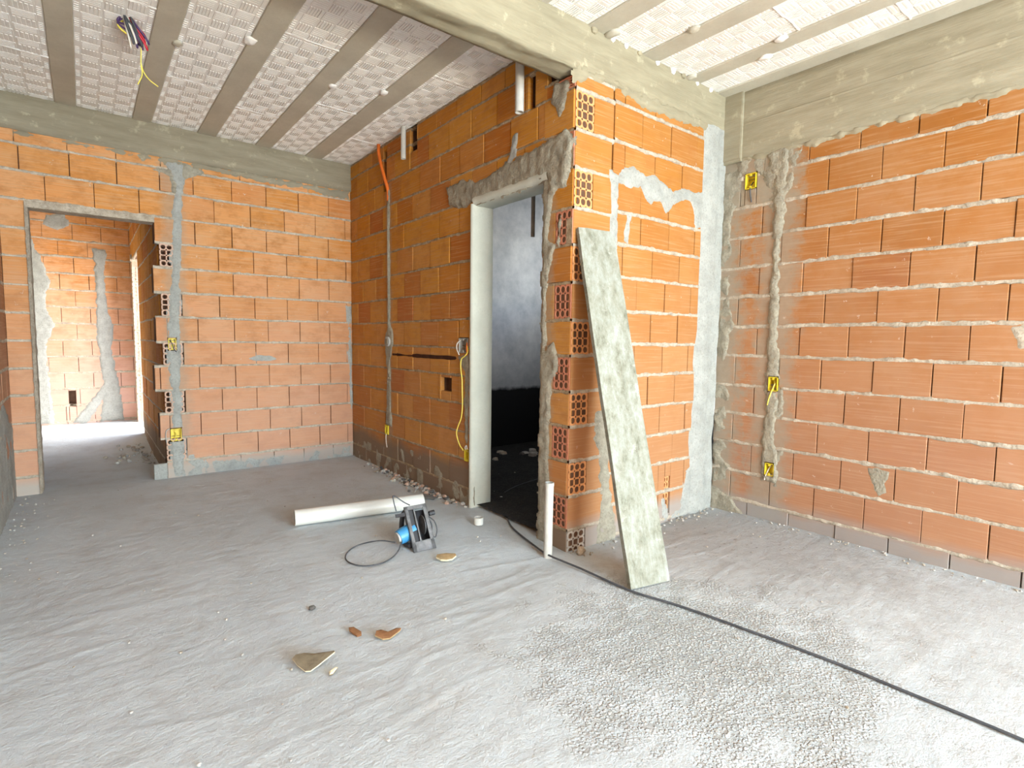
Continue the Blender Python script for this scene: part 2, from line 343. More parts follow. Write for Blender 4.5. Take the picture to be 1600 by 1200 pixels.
# wall frames: u along the wall, n out of the wall towards the viewer, z up
LD = 3.107; W = 1.445; H = 2.86
FR = {
    'right': lambda u, n, z: (W - n, u, z),            # u = y
    'back': lambda u, n, z: (u, LD - n, z),            # u = x
    'door': lambda u, n, z: (-n, u, z),                # u = y
    'pier': lambda u, n, z: (u, -n, z),                # u = x
    'corr': lambda u, n, z: (-1.60 - n, u, z),         # u = y
    'far': lambda u, n, z: (u, 6.4 - n, z),
    'left': lambda u, n, z: (-2.54 + n, u, z),
    'reveal': lambda u, n, z: (-2.40 + n, u, z),
    'jamb': lambda u, n, z: (u, 6.15 - n, z),
}
def minus(rects, cut):
    out = []
    for (a, b, c, d) in rects:
        p, q, r, t = cut
        if p >= b or q <= a or r >= d or t <= c: out.append((a, b, c, d)); continue
        if a < p: out.append((a, p, c, d))
        if q < b: out.append((q, b, c, d))
        a2, b2 = max(a, p), min(b, q)
        if c < r: out.append((a2, b2, c, r))
        if t < d: out.append((a2, b2, t, d))
    return [x for x in out if x[1] - x[0] > 0.012 and x[3] - x[2] > 0.012]
def courses(mb, fr, rows, cuts=(), thick=0.14, proud=0.002, gap=0.0045, hh=0.010, bulge=0.003, mortar_seed=0, skip_mortar=()):
    """rows: list of (z0, z1, [intervals], [head joints])"""
    for ri, (z0, z1, ivs, joints) in enumerate(rows):
        for (a, b) in ivs:
            js = [a] + sorted(j for j in joints if a + 0.03 < j < b - 0.03) + [b]
            rects = [(p, q, z0 + 0.006, z1 - 0.006) for p, q in zip(js, js[1:])]
            core = [(a, b, z0, z1)]
            for c in cuts: rects = minus(rects, c); core = minus(core, c)
            for (p, q, r, t) in rects:
                g = gap * random.uniform(0.6, 1.5)
                mb.box((p + g / 2, -0.035, r + random.uniform(-.002, .003)), (q - g / 2, proud + random.uniform(-0.003, 0.003), t - random.uniform(-.002, .003)), fr, 0, 0.0025, 0.0018)
            for (p, q, r, t) in core:
                mb.box((p, -thick, r), (q, -0.028, t), fr, 2)
    lines = {}
    for (z0, z1, ivs, _) in rows:
        for z in (z0, z1): lines.setdefault(round(z, 3), []).extend(ivs)
    for z, ivs in lines.items():
        if z in skip_mortar: continue
        ivs = sorted(ivs); merged = []
        for a, b in ivs:
            if merged and a <= merged[-1][1] + 0.001: merged[-1] = (merged[-1][0], max(b, merged[-1][1]))
            else: merged.append((a, b))
        for a, b in merged:
            if any(c[0] <= a and c[1] >= b and c[2] < z < c[3] for c in cuts): continue
            n = max(2, int((b - a) / 0.013)); rws = []
            for i in range(n + 1):
                u = a + (b - a) * i / n
                s1 = 1.3 * nse(u * 7, z * 13, 1.3 + mortar_seed) ; s2 = nse(u * 25, z * 17, 7 + mortar_seed); s3 = nse(u * 60, z * 11, 3.3)
                h1 = hh * (1 + 0.45 * s1 + 0.5 * s2 + 0.25 * s3); h2 = hh * (1 - 0.35 * s1 + 0.6 * nse(u * 21, z * 9, 11) - 0.2 * s3)
                nn = bulge + 0.0035 * s2 + 0.004 * nse(u * 11, z * 5, 2.2) + 0.002 * s3
                wob = 0.004 * nse(u * 2.3, z * 7, 5)
                for c in cuts:
                    if c[0] < u < c[1] and c[2] < z < c[3]: nn = -0.06
                rws.append([fr(u, -0.02, z + h1 + wob + .004), fr(u, nn * 0.5 - 0.001, z + h1 + wob), fr(u, nn, z + h1 * 0.45 + wob), fr(u, nn + 0.0012 * s3, z - h2 * 0.4 + wob), fr(u, nn * 0.4 - 0.001, z - h2 + wob), fr(u, -0.02, z - h2 + wob - .004)])
            mb.grid(rws, 1, True)
    for c in cuts:
        if c[1] - c[0] < 0.3: mb.box((c[0] - .01, -0.075, c[2] - .01), (c[1] + .01, -0.06, c[3] + .01), fr, 2)
def block_end(mb, fr, u0, u1, z0, z1, cols=3, rws=4, mi=0, n0=0.002, depth=0.11, skip=()):
    """end face of a hollow clay block: cols x rows of openings"""
    ow, iw = 0.009, 0.0075
    cw = (u1 - u0 - 2 * ow + iw) / cols; ch = (z1 - z0 - 2 * ow + iw) / rws
    for i in range(cols):
        for j in range(rws):
            cu = u0 + ow - iw / 2 + cw * (i + .5); cz = z0 + ow - iw / 2 + ch * (j + .5)
            hu, hz = (cw - iw) / 2, (ch - iw) / 2
            pw = 0.95 if j in (0, rws - 1) else 0.32
            hu *= random.uniform(.9, 1.02); hz *= random.uniform(.9, 1.02)
            L = u0 if i == 0 else cu - cw / 2; R = u1 if i == cols - 1 else cu + cw / 2
            B = z0 if j == 0 else cz - ch / 2; T = z1 if j == rws - 1 else cz + ch / 2
            if (i, j) in skip: mb.quad([fr(L, n0, B), fr(R, n0, B), fr(R, n0, T), fr(L, n0, T)], 1); continue
            inn, outp, deep = [], [], []
            for k in range(16):
                q = 2 * math.pi * (k + .5) / 16 - math.pi * 0.75 - math.pi / 16 * 0
                c, s = math.cos(q), math.sin(q)
                x = hu * math.copysign(abs(c) ** pw, c); y = hz * math.copysign(abs(s) ** pw, s)
                inn.append(fr(cu + x, n0, cz + y)); deep.append(fr(cu + x, n0 - depth, cz + y))
                mx = max(abs(c), abs(s)); sx, sy = c / mx, s / mx
                outp.append(fr((cu + sx * (R - cu)) if sx > 0 else (cu + sx * (cu - L)), n0, (cz + sy * (T - cz)) if sy > 0 else (cz + sy * (cz - B))))
            mb.grid([outp, inn, deep], mi, False, True)
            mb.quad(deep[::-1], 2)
    # outer sides
    o = [(u0, z0), (u1, z0), (u1, z1), (u0, z1)]
    mb.grid([[fr(u, n0, z) for u, z in o], [fr(u, n0 - 0.03, z) for u, z in o]], mi, False, True)

def patch(name, fr, poly, mat_, parent=None, thick=0.010, rough=0.004, res=0.012, edge=0.018, patchy=0.0, seed=0.0, slope=0.025, base=0.0, holes=()):
    """hand-thrown mortar: a noisy skin over the wall inside the outline poly [(u,z)...]"""
    us = [p[0] for p in poly]; zs = [p[1] for p in poly]
    def sd(u, z):
        ins = False; dm = 1e9; k = len(poly)
        for i in range(k):
            (x1, y1), (x2, y2) = poly[i], poly[(i + 1) % k]
            if (y1 > z) != (y2 > z) and u < (x2 - x1) * (z - y1) / (y2 - y1) + x1: ins = not ins
            dx, dy = x2 - x1, y2 - y1; t = max(0, min(1, ((u - x1) * dx + (z - y1) * dy) / (dx * dx + dy * dy + 1e-12)))
            dm = min(dm, math.hypot(u - x1 - t * dx, z - y1 - t * dy))
        return dm if ins else -dm
    u0, u1, z0, z1 = min(us) - .03, max(us) + .03, min(zs) - .03, max(zs) + .03
    nu, nzv = int((u1 - u0) / res) + 1, int((z1 - z0) / res) + 1
    val = {}; pos = {}
    for i in range(nu + 1):
        for j in range(nzv + 1):
            u = u0 + i * res; z = z0 + j * res
            d = sd(u, z) + edge * (nse(u * 14, z * 14, seed) + 0.6 * nse(u * 37, z * 37, seed + 4))
            h = -0.008 + (thick + 0.008) * max(0.0, min(1.0, (d + 0.012) / slope)) 
            h += rough * (nse(u * 22, z * 22, seed + 9) + 0.7 * nse(u * 55, z * 55, seed + 2)) + base
            if patchy: h -= patchy * max(0, nse(u * 9, z * 9, seed + 20) + 0.25) * 2
            for (a, b, c, e) in holes:
                if a < u < b and c < z < e: h = -0.2
            val[i, j] = (d, h); pos[i, j] = fr(u, h, z)
    mb = MB(); idx = {}
    for i in range(nu):
        for j in range(nzv):
            q = [(i, j), (i + 1, j), (i + 1, j + 1), (i, j + 1)]
            if max(val[k][0] for k in q) < -0.012 or max(val[k][1] for k in q) < -0.006 or min(val[k][1] for k in q) < -0.1: continue
            for k in q:
                if k not in idx: idx[k] = len(mb.v); mb.v.append(pos[k])
            mb.f.append(tuple(idx[k] for k in q)); mb.mi.append(0); mb.sm.append(True)
    return mb.build(name, mat_, parent)

def bond(u0, u1, off, pitch=0.28):
    k = math.floor((u0 - off) / pitch); out = []
    while off + k * pitch < u1: out.append(off + k * pitch); k += 1
    return out

# ------------------------------------------------------------------ floor
def floor_z(x, y):
    z = -0.025 * math.exp(-((x - 0.55) ** 2 / 0.9 + (y - 0.0) ** 2 / 0.05))
    z += 0.09 * max(0, min(1, (y - 4.2) / 1.4))
    return z
def make_floor():
    mb = MB(); step = 0.014; rows = []
    x0, x1, y0, y1 = -2.62, 1.47, -2.3, 3.4
    nx, ny = int((x1 - x0) / step), int((y1 - y0) / step)
    ca, sa = math.cos(math.radians(8)), math.sin(math.radians(8))
    for j in range(ny + 1):
        y = y0 + (y1 - y0) * j / ny; row = []
        for i in range(nx + 1):
            x = x0 + (x1 - x0) * i / nx
            t, s = x * ca - y * sa, x * sa + y * ca
            g = 1 - min(1, max(0, (math.hypot(x + 0.30, y + 1.05) - 0.35) / 0.5))
            g2 = 1 - min(1, max(0, (math.hypot(x - 0.9, y + 0.9) - 0.3) / 0.9))
            z = floor_z(x, y) + 0.004 * nse(x * 1.5, y * 1.5) + 0.0014 * nse(t * 2.2, s * 9, 3) * (1 - 0.6 * g) + 0.0011 * nse(x * 16, y * 16, 8)
            z += 0.0010 * g * nse(x * 36, y * 36, 4) + 0.0018 * g2 * nse(x * 26, y * 26, 6) + 0.0011 * nse(x * 30, y * 30, 12)
            ridge = 1 - abs(nse(t * 1.3, s * 5, 15)) * 14
            if ridge > 0: z += 0.0035 * ridge * max(0, nse(x * 1.1, y * 1.1, 31) + 0.25)
            row.append((x, y, z - 0.002))
        rows.append(row)
    mb.grid(rows, 0, True)
    # floor beyond the opening, behind the camera and outside
    def plain(xa, xb, ya, yb, st=0.1, dz=-0.002):
        n1, n2 = max(1, int((xb - xa) / st)), max(1, int((yb - ya) / st))
        mb.grid([[(xa + (xb - xa) * i / n1, ya + (yb - ya) * j / n2, floor_z(xa + (xb - xa) * i / n1, ya + (yb - ya) * j / n2) + dz + 0.005 * nse(i * .7, j * .7)) for i in range(n1 + 1)] for j in range(n2 + 1)], 0, True)
    plain(-2.7, -1.3, 3.39, 7.0, 0.05)
    plain(-2.8, 1.6, -6.6, -2.29, 0.1, -0.003)
    plain(1.46, 5.0, -9.0, -1.9, 0.5, -0.02)
    plain(-2.8, 1.46, -9.0, -6.5, 0.5, -0.02)
    return mb.build('floor', M['floor'], None, 'structure')
make_floor()
mb = MB(); mb.quad([(-40, -40, -0.12), (40, -40, -0.12), (40, 40, -0.12), (-40, 40, -0.12)])
M['ground'] = flat('ground_outside', (0.42, 0.36, 0.28), 0.95, 0.1, 0, 0.15)
mb.build('ground_outside', M['ground'], None, 'structure')
# dark waterproofed bathroom floor
mb = MB(); mb.grid([[(0.03 + 2.4 * i / 24, 0.1 + 2.5 * j / 24, 0.022 + 0.006 * nse(i * .8, j * .8)) for i in range(25)] for j in range(25)], 0, True)
mb.build('floor_bathroom', M['bitumen'], None, 'structure')

# ------------------------------------------------------------------ wall_right
MATS = lambda k, mo='mortar_light': [M[k], M[mo], M['mortar_core']]
oddR, evR = -0.152, -0.291 - 0.004
RB = [(-0.395, -0.33 - .0, 0, 0)]
box_R = [(-0.457, -0.392, 0.864, 0.961), (-0.460, -0.395, 0.300, 0.387), (-0.246, -0.168, 2.205, 2.310)]
def wall_right():
    mb = MB(); rows = []; z = 0.09
    rows.append((-0.04, 0.09, [(-2.2, 0.0)], bond(-2.2, 0, -0.283)))
    for k in range(1, 13):
        z1 = z + 0.2 if k < 12 else 2.43
        rows.append((z, z1, [(-2.2, 0.0)], bond(-2.2, 0, (oddR if k % 2 else evR) + (0.018 if k == 11 else 0.0))))
        z = z1
    courses(mb, FR['right'], rows, box_R, hh=0.0125, bulge=0.004)
    return mb.build('wall_right', MATS('brick_right'), None, 'structure')
wr = wall_right()
def quadpoly(u0, u1, z0, z1): return [(u0, z0), (u1, z0), (u1, z1), (u0, z1)]
patch('conduit_chase', FR['right'], [(-0.47, 0.26), (-0.37, 0.26), (-0.375, 0.8), (-0.37, 1.2), (-0.375, 1.7), (-0.37, 2.2), (-0.30, 2.42), (-0.46, 2.42), (-0.44, 2.1), (-0.425, 1.7), (-0.43, 1.3), (-0.45, 1.1), (-0.47, 0.9), (-0.445, 0.7), (-0.475, 0.42)], M['plaster_patch'], wr, 0.014, 0.006, 0.011, 0.02, seed=1, holes=box_R)
patch('mortar_splash', FR['right'], [(-0.14, -0.02), (0.0, -0.02), (0.0, 2.36), (-0.12, 2.36), (-0.15, 2.2), (-0.07, 2.0), (-0.10, 1.8), (-0.08, 1.5), (-0.13, 1.3), (-0.07, 1.0), (-0.12, 0.8), (-0.08, 0.5), (-0.14, 0.3)], M['plaster_patch'], wr, 0.010, 0.007, 0.012, 0.03, patchy=0.012, seed=2)
patch('mortar_splash', FR['right'], [(-0.56, 2.44), (-0.05, 2.44), (-0.10, 2.33), (-0.26, 2.30), (-0.36, 2.02), (-0.46, 2.05), (-0.50, 2.28)], M['plaster_patch'], wr, 0.010, 0.007, 0.012, 0.03, patchy=0.010, seed=3, holes=box_R)
patch('mortar_splash', FR['right'], [(-0.30, -0.04), (0.0, -0.04), (0.0, 0.16), (-0.16, 0.09)], M['plaster_patch'], wr, 0.012, 0.006, 0.012, 0.02, seed=12)
patch('mortar_stain', FR['right'], [(-0.98, 0.48), (-1.12, 0.47), (-1.10, 0.34), (-1.06, 0.31), (-1.03, 0.34)], M['plaster_patch'], wr, 0.004, 0.001, 0.01, 0.012, seed=4)
patch('mortar_stain', FR['right'], [(-0.50, 0.95), (-0.38, 1.0), (-0.36, 0.85), (-0.37, 0.55), (-0.39, 0.3), (-0.49, 0.2), (-0.50, 0.5), (-0.49, 0.7)], M['plaster_patch'], wr, 0.006, 0.004, 0.012, 0.03, patchy=0.008, seed=5, holes=box_R)
patch('mortar_stain', FR['right'], [(-1.60, 1.15), (-1.56, 1.28), (-1.66, 1.30), (-1.68, 1.18)], M['mortar_light'], wr, 0.004, 0.001, 0.01, 0.01, seed=6)

# ------------------------------------------------------------------ wall_back (with the opening to the corridor)
box_B = [(-1.565, -1.505, 1.064, 1.164), (-1.571, -1.490, 0.305, 0.411)]
OPL, OPR = -2.40, -1.60
def wall_back():
    mb = MB(); fr = FR['back']; rows = []
    def iv(k):
        if k % 2: return [(-1.455, 0.0)]
        return [(-1.655 + random.uniform(-.012, .02), 0.0)]
    rows.append((-0.03, 0.133, [(-1.60, 0.0)], [-1.52, -1.321, -1.041, -0.76, -0.489, -0.205]))
    z = 0.133
    for k in range(1, 13):
        z1 = z + 0.2; off = -0.055 if k % 2 else -0.225
        if k == 10: iva = [(-1.63, 0.0)]
        elif k >= 11: iva = [(-2.54, 0.0)]
        else: iva = iv(k)
        j = bond(-2.6, 0, off)
        if k == 12: j = [-2.421, -2.142, -1.859, -1.58, -1.345, -1.058, -0.78, -0.499, -0.22]
        if k == 11: j = [-2.286, -2.003, -1.723, -1.45, -1.198, -0.912, -0.626, -0.348, -0.06]
        if z1 > 2.5: z1 = 2.52
        rows.append((z, z1, iva, j)); z = z1
    rows.append((2.52, 2.62, [(-2.54, 0.0)], bond(-2.6, 0, -0.12, 0.29)))
    courses(mb, fr, rows, box_B, hh=0.0105)
    # hollow block ends toothed into the corridor wall
    z = 0.133
    for k in range(1, 10):
        if k % 2:
            block_end(mb, fr, -1.60, -1.462, z + 0.008, z + 0.192, 3, 4, 3, n0=0.001)
        z += 0.2
    # left stub beside the opening
    z = 0.133; r2 = [(-0.03, 0.133, [(-2.54, OPL)], [])]
    for k in range(1, 11):
        r2.append((z, z + 0.2, [(-2.54, OPL)], [-2.515] if k % 2 else [])); z += 0.2
    courses(mb, fr, r2, (), hh=0.0105, mortar_seed=3)
    return mb.build('wall_back', MATS('brick_back') + [M['brick_end']], None, 'structure')
M['brick_end'] = flat('brick_end', (0.60, 0.40, 0.30), 0.9, 0.2, 0, 0.15)
wb = wall_back()
mb = MB(); mb.box((0.0, LD, -0.1), (0.2, LD + 0.14, 2.9)); mb.box((-2.72, LD, -0.1), (-2.54, LD + 0.14, 2.9)); mb.build('wall_back_leak_fill', M['mortar_core'], None, 'structure')  # unseen corner fills added to stop skylight leaking between the walls
patch('conduit_chase', FR['back'], [(-1.555, 0.0), (-1.475, 0.0), (-1.49, 0.5), (-1.485, 0.9), (-1.475, 1.25), (-1.47, 1.5), (-1.455, 1.8), (-1.425, 2.3), (-1.40, 2.58), (-1.53, 2.58), (-1.48, 2.4), (-1.50, 2.1), (-1.52, 1.6), (-1.56, 1.25), (-1.565, 0.9), (-1.54, 0.6), (-1.57, 0.3)], M['plaster_pale'], wb, 0.012, 0.005, 0.011, 0.016, seed=21, holes=box_B)
patch('mortar_stain', FR['back'], [(-0.98, 0.99), (-0.88, 1.03), (-0.76, 1.02), (-0.69, 0.975), (-0.78, 0.955), (-0.92, 0.955)], M['plaster_pale'], wb, 0.005, 0.001, 0.01, 0.008, seed=22)
patch('mortar_stain', FR['back'], [(-1.45, 0.20), (-1.2, 0.09), (-0.8, 0.08), (-0.4, 0.09), (-0.02, 0.11), (-0.02, -0.02), (-1.5, -0.02)], M['plaster_pale'], wb, 0.006, 0.003, 0.014, 0.03, patchy=0.006, seed=23)
patch('mortar_stain', FR['back'], [(-0.07, 1.5), (0.0, 1.5), (0.0, 0.35), (-0.03, 0.5), (-0.05, 1.2)], M['plaster_pale'], wb, 0.006, 0.003, 0.012, 0.012, seed=24)
patch('mortar_stain', FR['back'], [(-1.62, 2.50), (-1.40, 2.60), (-1.25, 2.54), (-1.42, 2.45), (-1.42, 2.30), (-1.50, 2.33), (-1.50, 2.46)], M['plaster_patch'], wb, 0.008, 0.004, 0.012, 0.02, seed=25)
# loose cut block at the foot of the toothed end
lb = MB(); lb.box((-1.695, -0.02, -0.02), (-1.60, 0.01, 0.125), FR['back'], 0, 0.006, 0.003)
lb.build('footing_block', M['plaster_pale'], wb)
# mortar bed under the course that spans the opening, and the reveal of the opening
mb = MB(); mb.box((OPL - .01, -0.14, 2.085), (-1.62, 0.002, 2.128), FR['back'], 0, 0.004, 0.003)
mb.build('lintel', M['mortar_light'], wb)
patch('reveal_plaster', FR['reveal'], quadpoly(LD + 0.0, LD + 0.16, 0.0, 2.10), M['mortar_light'], wb, 0.012, 0.004, 0.012, 0.004, seed=26, base=0.003)

# ------------------------------------------------------------------ wall_left
def wall_left():
    mb = MB(); rows = []; z = 0.133
    rows.append((-0.03, 0.133, [(-6.4, LD)], bond(-6.4, LD, 0.1)))
    for k in range(1, 14):
        z1 = min(z + 0.2, 2.62); rows.append((z, z1, [(-6.4, LD)], bond(-6.4, LD, 0.03 if k % 2 else 0.17))); z = z1
        if z >= 2.61: break
    courses(mb, FR['left'], rows, (), hh=0.012)
    mb.box((-2.70, -6.4, 2.62), (-2.53, LD, 2.90), None, 1)
    return mb.build('wall_left', MATS('brick_left'), None, 'structure')
wlft = wall_left()
patch('mortar_splash', FR['left'], [(1.6, -0.02), (LD, -0.02), (LD, 0.5), (2.6, 0.75), (2.0, 0.5), (1.6, 0.6)], M['plaster_pale'], wlft, 0.008, 0.004, 0.02, 0.03, patchy=0.004, seed=31)

# ------------------------------------------------------------------ wall with the bathroom doorway (faces left) and pier beside it
DY0, DY1, DZ = 0.243, 0.945, 2.09
box_D = [(0.985, 1.045, 0.318, 0.410), (2.285, 2.345, 0.323, 0.413), (1.010, 1.125, 1.083, 1.192), (1.235, 1.375, 0.795, 0.898), (2.29, 2.36, 2.45, 2.80), (1.75, 1.865, 2.66, 2.85), (0.335, 0.385, 2.52, 2.72)]
def wall_middle():
    mb = MB(); fr = FR['door']; rows = []
    z = 0.122
    rows.append((-0.03, 0.122, [(DY1, LD)], bond(DY1, LD, 1.10)))
    for k in range(1, 15):
        z1 = z + 0.2
        if k == 14: z1 = 2.845
        j = bond(0.0, LD, 1.26 if k % 2 else 1.135)
        if k == 12: j = [0.30, 0.56, 0.842, 1.131, 1.393, 1.70, 2.033, 2.28, 2.54, 2.872]
        if k == 13: j = [0.42, 0.70, 0.988, 1.272, 1.566, 1.85, 2.13, 2.41, 2.69, 2.95]
        if k == 14: j = [0.30, 0.62, 0.88, 1.172, 1.445, 1.731, 2.02, 2.306, 2.6, 2.88]
        iva = [(DY1, LD)] if z1 < 2.15 else [(0.22, LD)]
        rows.append((z, z1, iva, j)); z = z1
    courses(mb, fr, rows, box_D, hh=0.0095, bulge=0.003, gap=0.006)
    # right of the doorway: the pier's blocks, alternately headers and stretchers
    zc = [-0.05, 0.105, 0.299, 0.499, 0.697, 0.894, 1.094, 1.293, 1.497, 1.70, 1.90, 2.11, 2.31, 2.52, 2.60]
    r2 = []; r3 = []
    for k in range(14):
        a, b = zc[k], zc[k + 1]
        if k % 2: r2.append((a, b, [(0.138, 0.243)], []))
        else: r2.append((a, b, [(0.003, 0.243)], []))
    courses(mb, fr, r2, (), hh=0.010, mortar_seed=5, thick=0.135)
    for k in range(1, 14, 2):
        sk = {(0, 1), (0, 0), (1, 0)} if k == 11 else ({(0, 0), (0, 1), (0, 2)} if k == 9 else ())
        block_end(mb, fr, 0.004, 0.134, zc[k] + 0.008, zc[k + 1] - 0.008, 3, 4, 3, n0=0.001, skip=sk)
    return mb, zc
mb, zc = wall_middle()
M['block_end_red'] = flat('block_end_red', (0.55, 0.22, 0.13), 0.9, 0.2, 0, 0.15)
wm = mb.build('wall_doorway', MATS('brick_door', 'mortar_warm') + [M['block_end_red']], None, 'structure')
def wall_pier():
    mb = MB(); fr = FR['pier']
    rows = []
    for k in range(14):
        a, b = zc[k], zc[k + 1]
        if k % 2: rows.append((a, b, [(0.003, 0.30)], [0.285]))
        else: rows.append((a, b, [(0.145, 0.31)], [] if k < 12 else [0.17]))
    courses(mb, fr, rows, (), hh=0.011, thick=0.13, mortar_seed=9, bulge=0.005)
    for k in range(0, 14, 2):
        block_end(mb, fr, 0.003, 0.142, zc[k] + 0.008, zc[k + 1] - 0.008, 3, 4 if k else 3, 3 if k else 4, n0=0.002)
    block_end(mb, fr, 0.02, 0.10, 2.525, 2.575, 2, 1, 3, n0=0.002)
    zr = [-0.05, 0.0, 0.19, 0.385, 0.579, 0.771, 0.969, 1.164, 1.36, 1.556, 1.748, 1.932, 2.12, 2.322, 2.53, 2.62]
    offs = [0.69, 0.55, 0.825, 0.682, 0.815, 0.682, 0.824, 0.695, 0.825, 0.69, 0.85, 0.56, 0.69, 0.56, 0.40]
    rows = []
    for k in range(15):
        rows.append((zr[k], zr[k + 1], [(0.31, 1.20)], bond(0.31, 1.2, offs[k])))
    cut = [(0.885, 0.955, 0.03, 0.175), (0.895, 0.955, 0.20, 0.285)]
    courses(mb, fr, rows, cut, hh=0.0115, thick=0.13, mortar_seed=12, bulge=0.005)
    for (a, b, c, d) in cut: block_end(mb, fr, a, b, c, d, 2, 3 if d < 0.18 else 2, 3, n0=-0.012, depth=0.06)
    return mb.build('wall_pier', MATS('brick_pier') + [M['block_end_orange'], M['stone']], None, 'structure')
M['block_end_orange'] = flat('block_end_orange', (0.70, 0.33, 0.14), 0.9, 0.2, 0, 0.12)
wp = wall_pier()
# mortar work on the pier face
patch('conduit_chase', FR['pier'], [(0.285, 1.55), (0.36, 1.55), (0.355, 2.0), (0.365, 2.13), (0.28, 2.15), (0.30, 1.9)], M['plaster_pale'], wp, 0.012, 0.005, 0.011, 0.012, seed=41)
patch('mortar_splash', FR['pier'], [(0.34, 2.09), (0.36, 2.15), (0.50, 2.21), (0.60, 2.17), (0.70, 2.20), (0.80, 2.16), (0.88, 2.13), (1.0, 2.17), (1.20, 2.18), (1.21, 2.10), (1.0, 2.10), (0.90, 2.06), (0.82, 1.99), (0.75, 2.05), (0.66, 2.02), (0.55, 2.10), (0.45, 2.07)], M['plaster_pale'], wp, 0.012, 0.005, 0.011, 0.014, seed=42)
patch('mortar_splash', FR['pier'], [(0.44, 1.93), (0.48, 1.93), (0.46, 1.75), (0.42, 1.77)], M['plaster_pale'], wp, 0.01, 0.004, 0.011, 0.012, seed=43)
patch('mortar_splash', FR['pier'], [(1.03, 2.12), (1.20, 2.12), (1.20, 1.95), (1.14, 1.93), (1.10, 2.06)], M['plaster_pale'], wp, 0.01, 0.004, 0.011, 0.012, seed=44)
patch('mortar_splash', FR['pier'], [(0.20, 0.76), (0.32, 0.80), (0.42, 0.72), (0.40, 0.55), (0.33, 0.45), (0.36, 0.30), (0.40, 0.10), (0.42, -0.06), (0.22, -0.06), (0.27, 0.2), (0.26, 0.45), (0.22, 0.6)], M['plaster_patch'], wp, 0.011, 0.006, 0.011, 0.02, patchy=0.004, seed=45)
patch('mortar_splash', FR['pier'], [(0.0, 2.56), (0.25, 2.62), (0.60, 2.56), (1.20, 2.60), (1.2, 2.64), (0.0, 2.64)], M['concrete_beam'], wp, 0.016, 0.006, 0.012, 0.02, seed=46)
patch('mortar_splash', FR['pier'], [(0.86, 0.16), (0.98, -0.02), (1.18, -0.03), (1.20, 0.34), (1.12, 0.30), (1.07, 0.05), (0.90, -0.02)], M['plaster_pale'], wp, 0.008, 0.005, 0.011, 0.016, seed=47)
# concrete column in the corner
mb = MB(); rows = []
for j in range(60):
    z = -0.05 + 2.68 * j / 59; row = []
    for i in range(15):
        t = i / 14
        u = 1.185 + 0.02 * nse(z * 3, 1) + 0.012 * nse(z * 9, 4) + (0.0 if z > 1.5 else -0.03 * min(1, (1.5 - z) / 0.5)) + t * (1.45 - 1.18)
        n = 0.022 * (math.sin(math.pi * min(1, t * 5) / 2) if t < 0.2 else 1) - 0.006 + 0.004 * nse(u * 20, z * 6, 2) + (0.009 if 0.22 < t < 0.62 else 0) + 0.003 * nse(u * 50, z * 20, 5)
        row.append(FR['pier'](min(u, 1.446), n, z))
    rows.append(row)
mb.grid(rows, 0, True); mb.build('concrete_column', M['plaster_pale'], None, 'structure')
# mortar around the doorway
patch('mortar_splash', FR['door'], [(1.30, 2.27), (1.26, 2.13), (1.05, 2.09), (0.93, 2.10), (0.6, 2.10), (0.2, 2.10), (0.20, 2.0), (0.06, 2.02), (0.03, 2.12), (0.02, 2.25), (0.06, 2.33), (0.2, 2.30), (0.36, 2.28), (0.6, 2.27), (0.9, 2.22), (1.1, 2.27)], M['plaster_patch'], wm, 0.014, 0.007, 0.012, 0.02, seed=51, base=0.003)
patch('mortar_splash', FR['door'], [(0.05, 2.58), (0.16, 2.60), (0.19, 2.50), (0.12, 2.40), (0.06, 2.44)], M['plaster_patch'], wm, 0.010, 0.006, 0.011, 0.015, seed=52)
patch('mortar_splash', FR['door'], [(0.48, 2.43), (0.54, 2.43), (0.56, 2.33), (0.60, 2.25), (0.50, 2.28)], M['plaster_pale'], wm, 0.010, 0.005, 0.011, 0.012, seed=53)
patch('mortar_splash', FR['door'], [(0.24, 2.1), (0.13, 2.06), (0.18, 1.9), (0.20, 1.75), (0.10, 1.70), (0.11, 1.85), (0.08, 1.90), (0.16, 1.60), (0.20, 1.45), (0.205, 1.12), (0.13, 1.18), (0.09, 1.05), (0.15, 0.92), (0.16, 0.6), (0.15, 0.3), (0.16, -0.04), (0.246, -0.04)], M['plaster_patch'], wm, 0.012, 0.006, 0.011, 0.014, seed=54)
patch('mortar_splash', FR['door'], [(1.01, 0.0), (1.01, 0.1), (0.99, 0.4), (1.04, 0.45), (1.06, 0.75), (1.05, 0.95), (1.16, 1.06), (1.0, 1.08), (0.985, 1.08)], M['plaster_patch'], wm, 0.010, 0.006, 0.011, 0.012, seed=55, holes=box_D)
patch('conduit_chase', FR['door'], [(2.22, 0.40), (2.33, 0.42), (2.32, 0.6), (2.30, 0.9), (2.34, 1.10), (2.35, 1.2), (2.29, 1.28), (2.28, 1.6), (2.275, 2.0), (2.27, 2.46), (2.235, 2.46), (2.235, 1.8), (2.235, 1.3), (2.18, 1.22), (2.19, 1.09), (2.23, 1.0), (2.23, 0.7)], M['plaster_patch'], wm, 0.012, 0.005, 0.011, 0.010, seed=56, holes=box_D)
patch('mortar_stain', FR['door'], [(0.95, -0.03), (0.95, 0.12), (1.5, 0.28), (2.1, 0.22), (2.7, 0.20), (LD, 0.15), (LD, -0.03)], M['plaster_patch'], wm, 0.004, 0.004, 0.015, 0.03, patchy=0.010, seed=57)
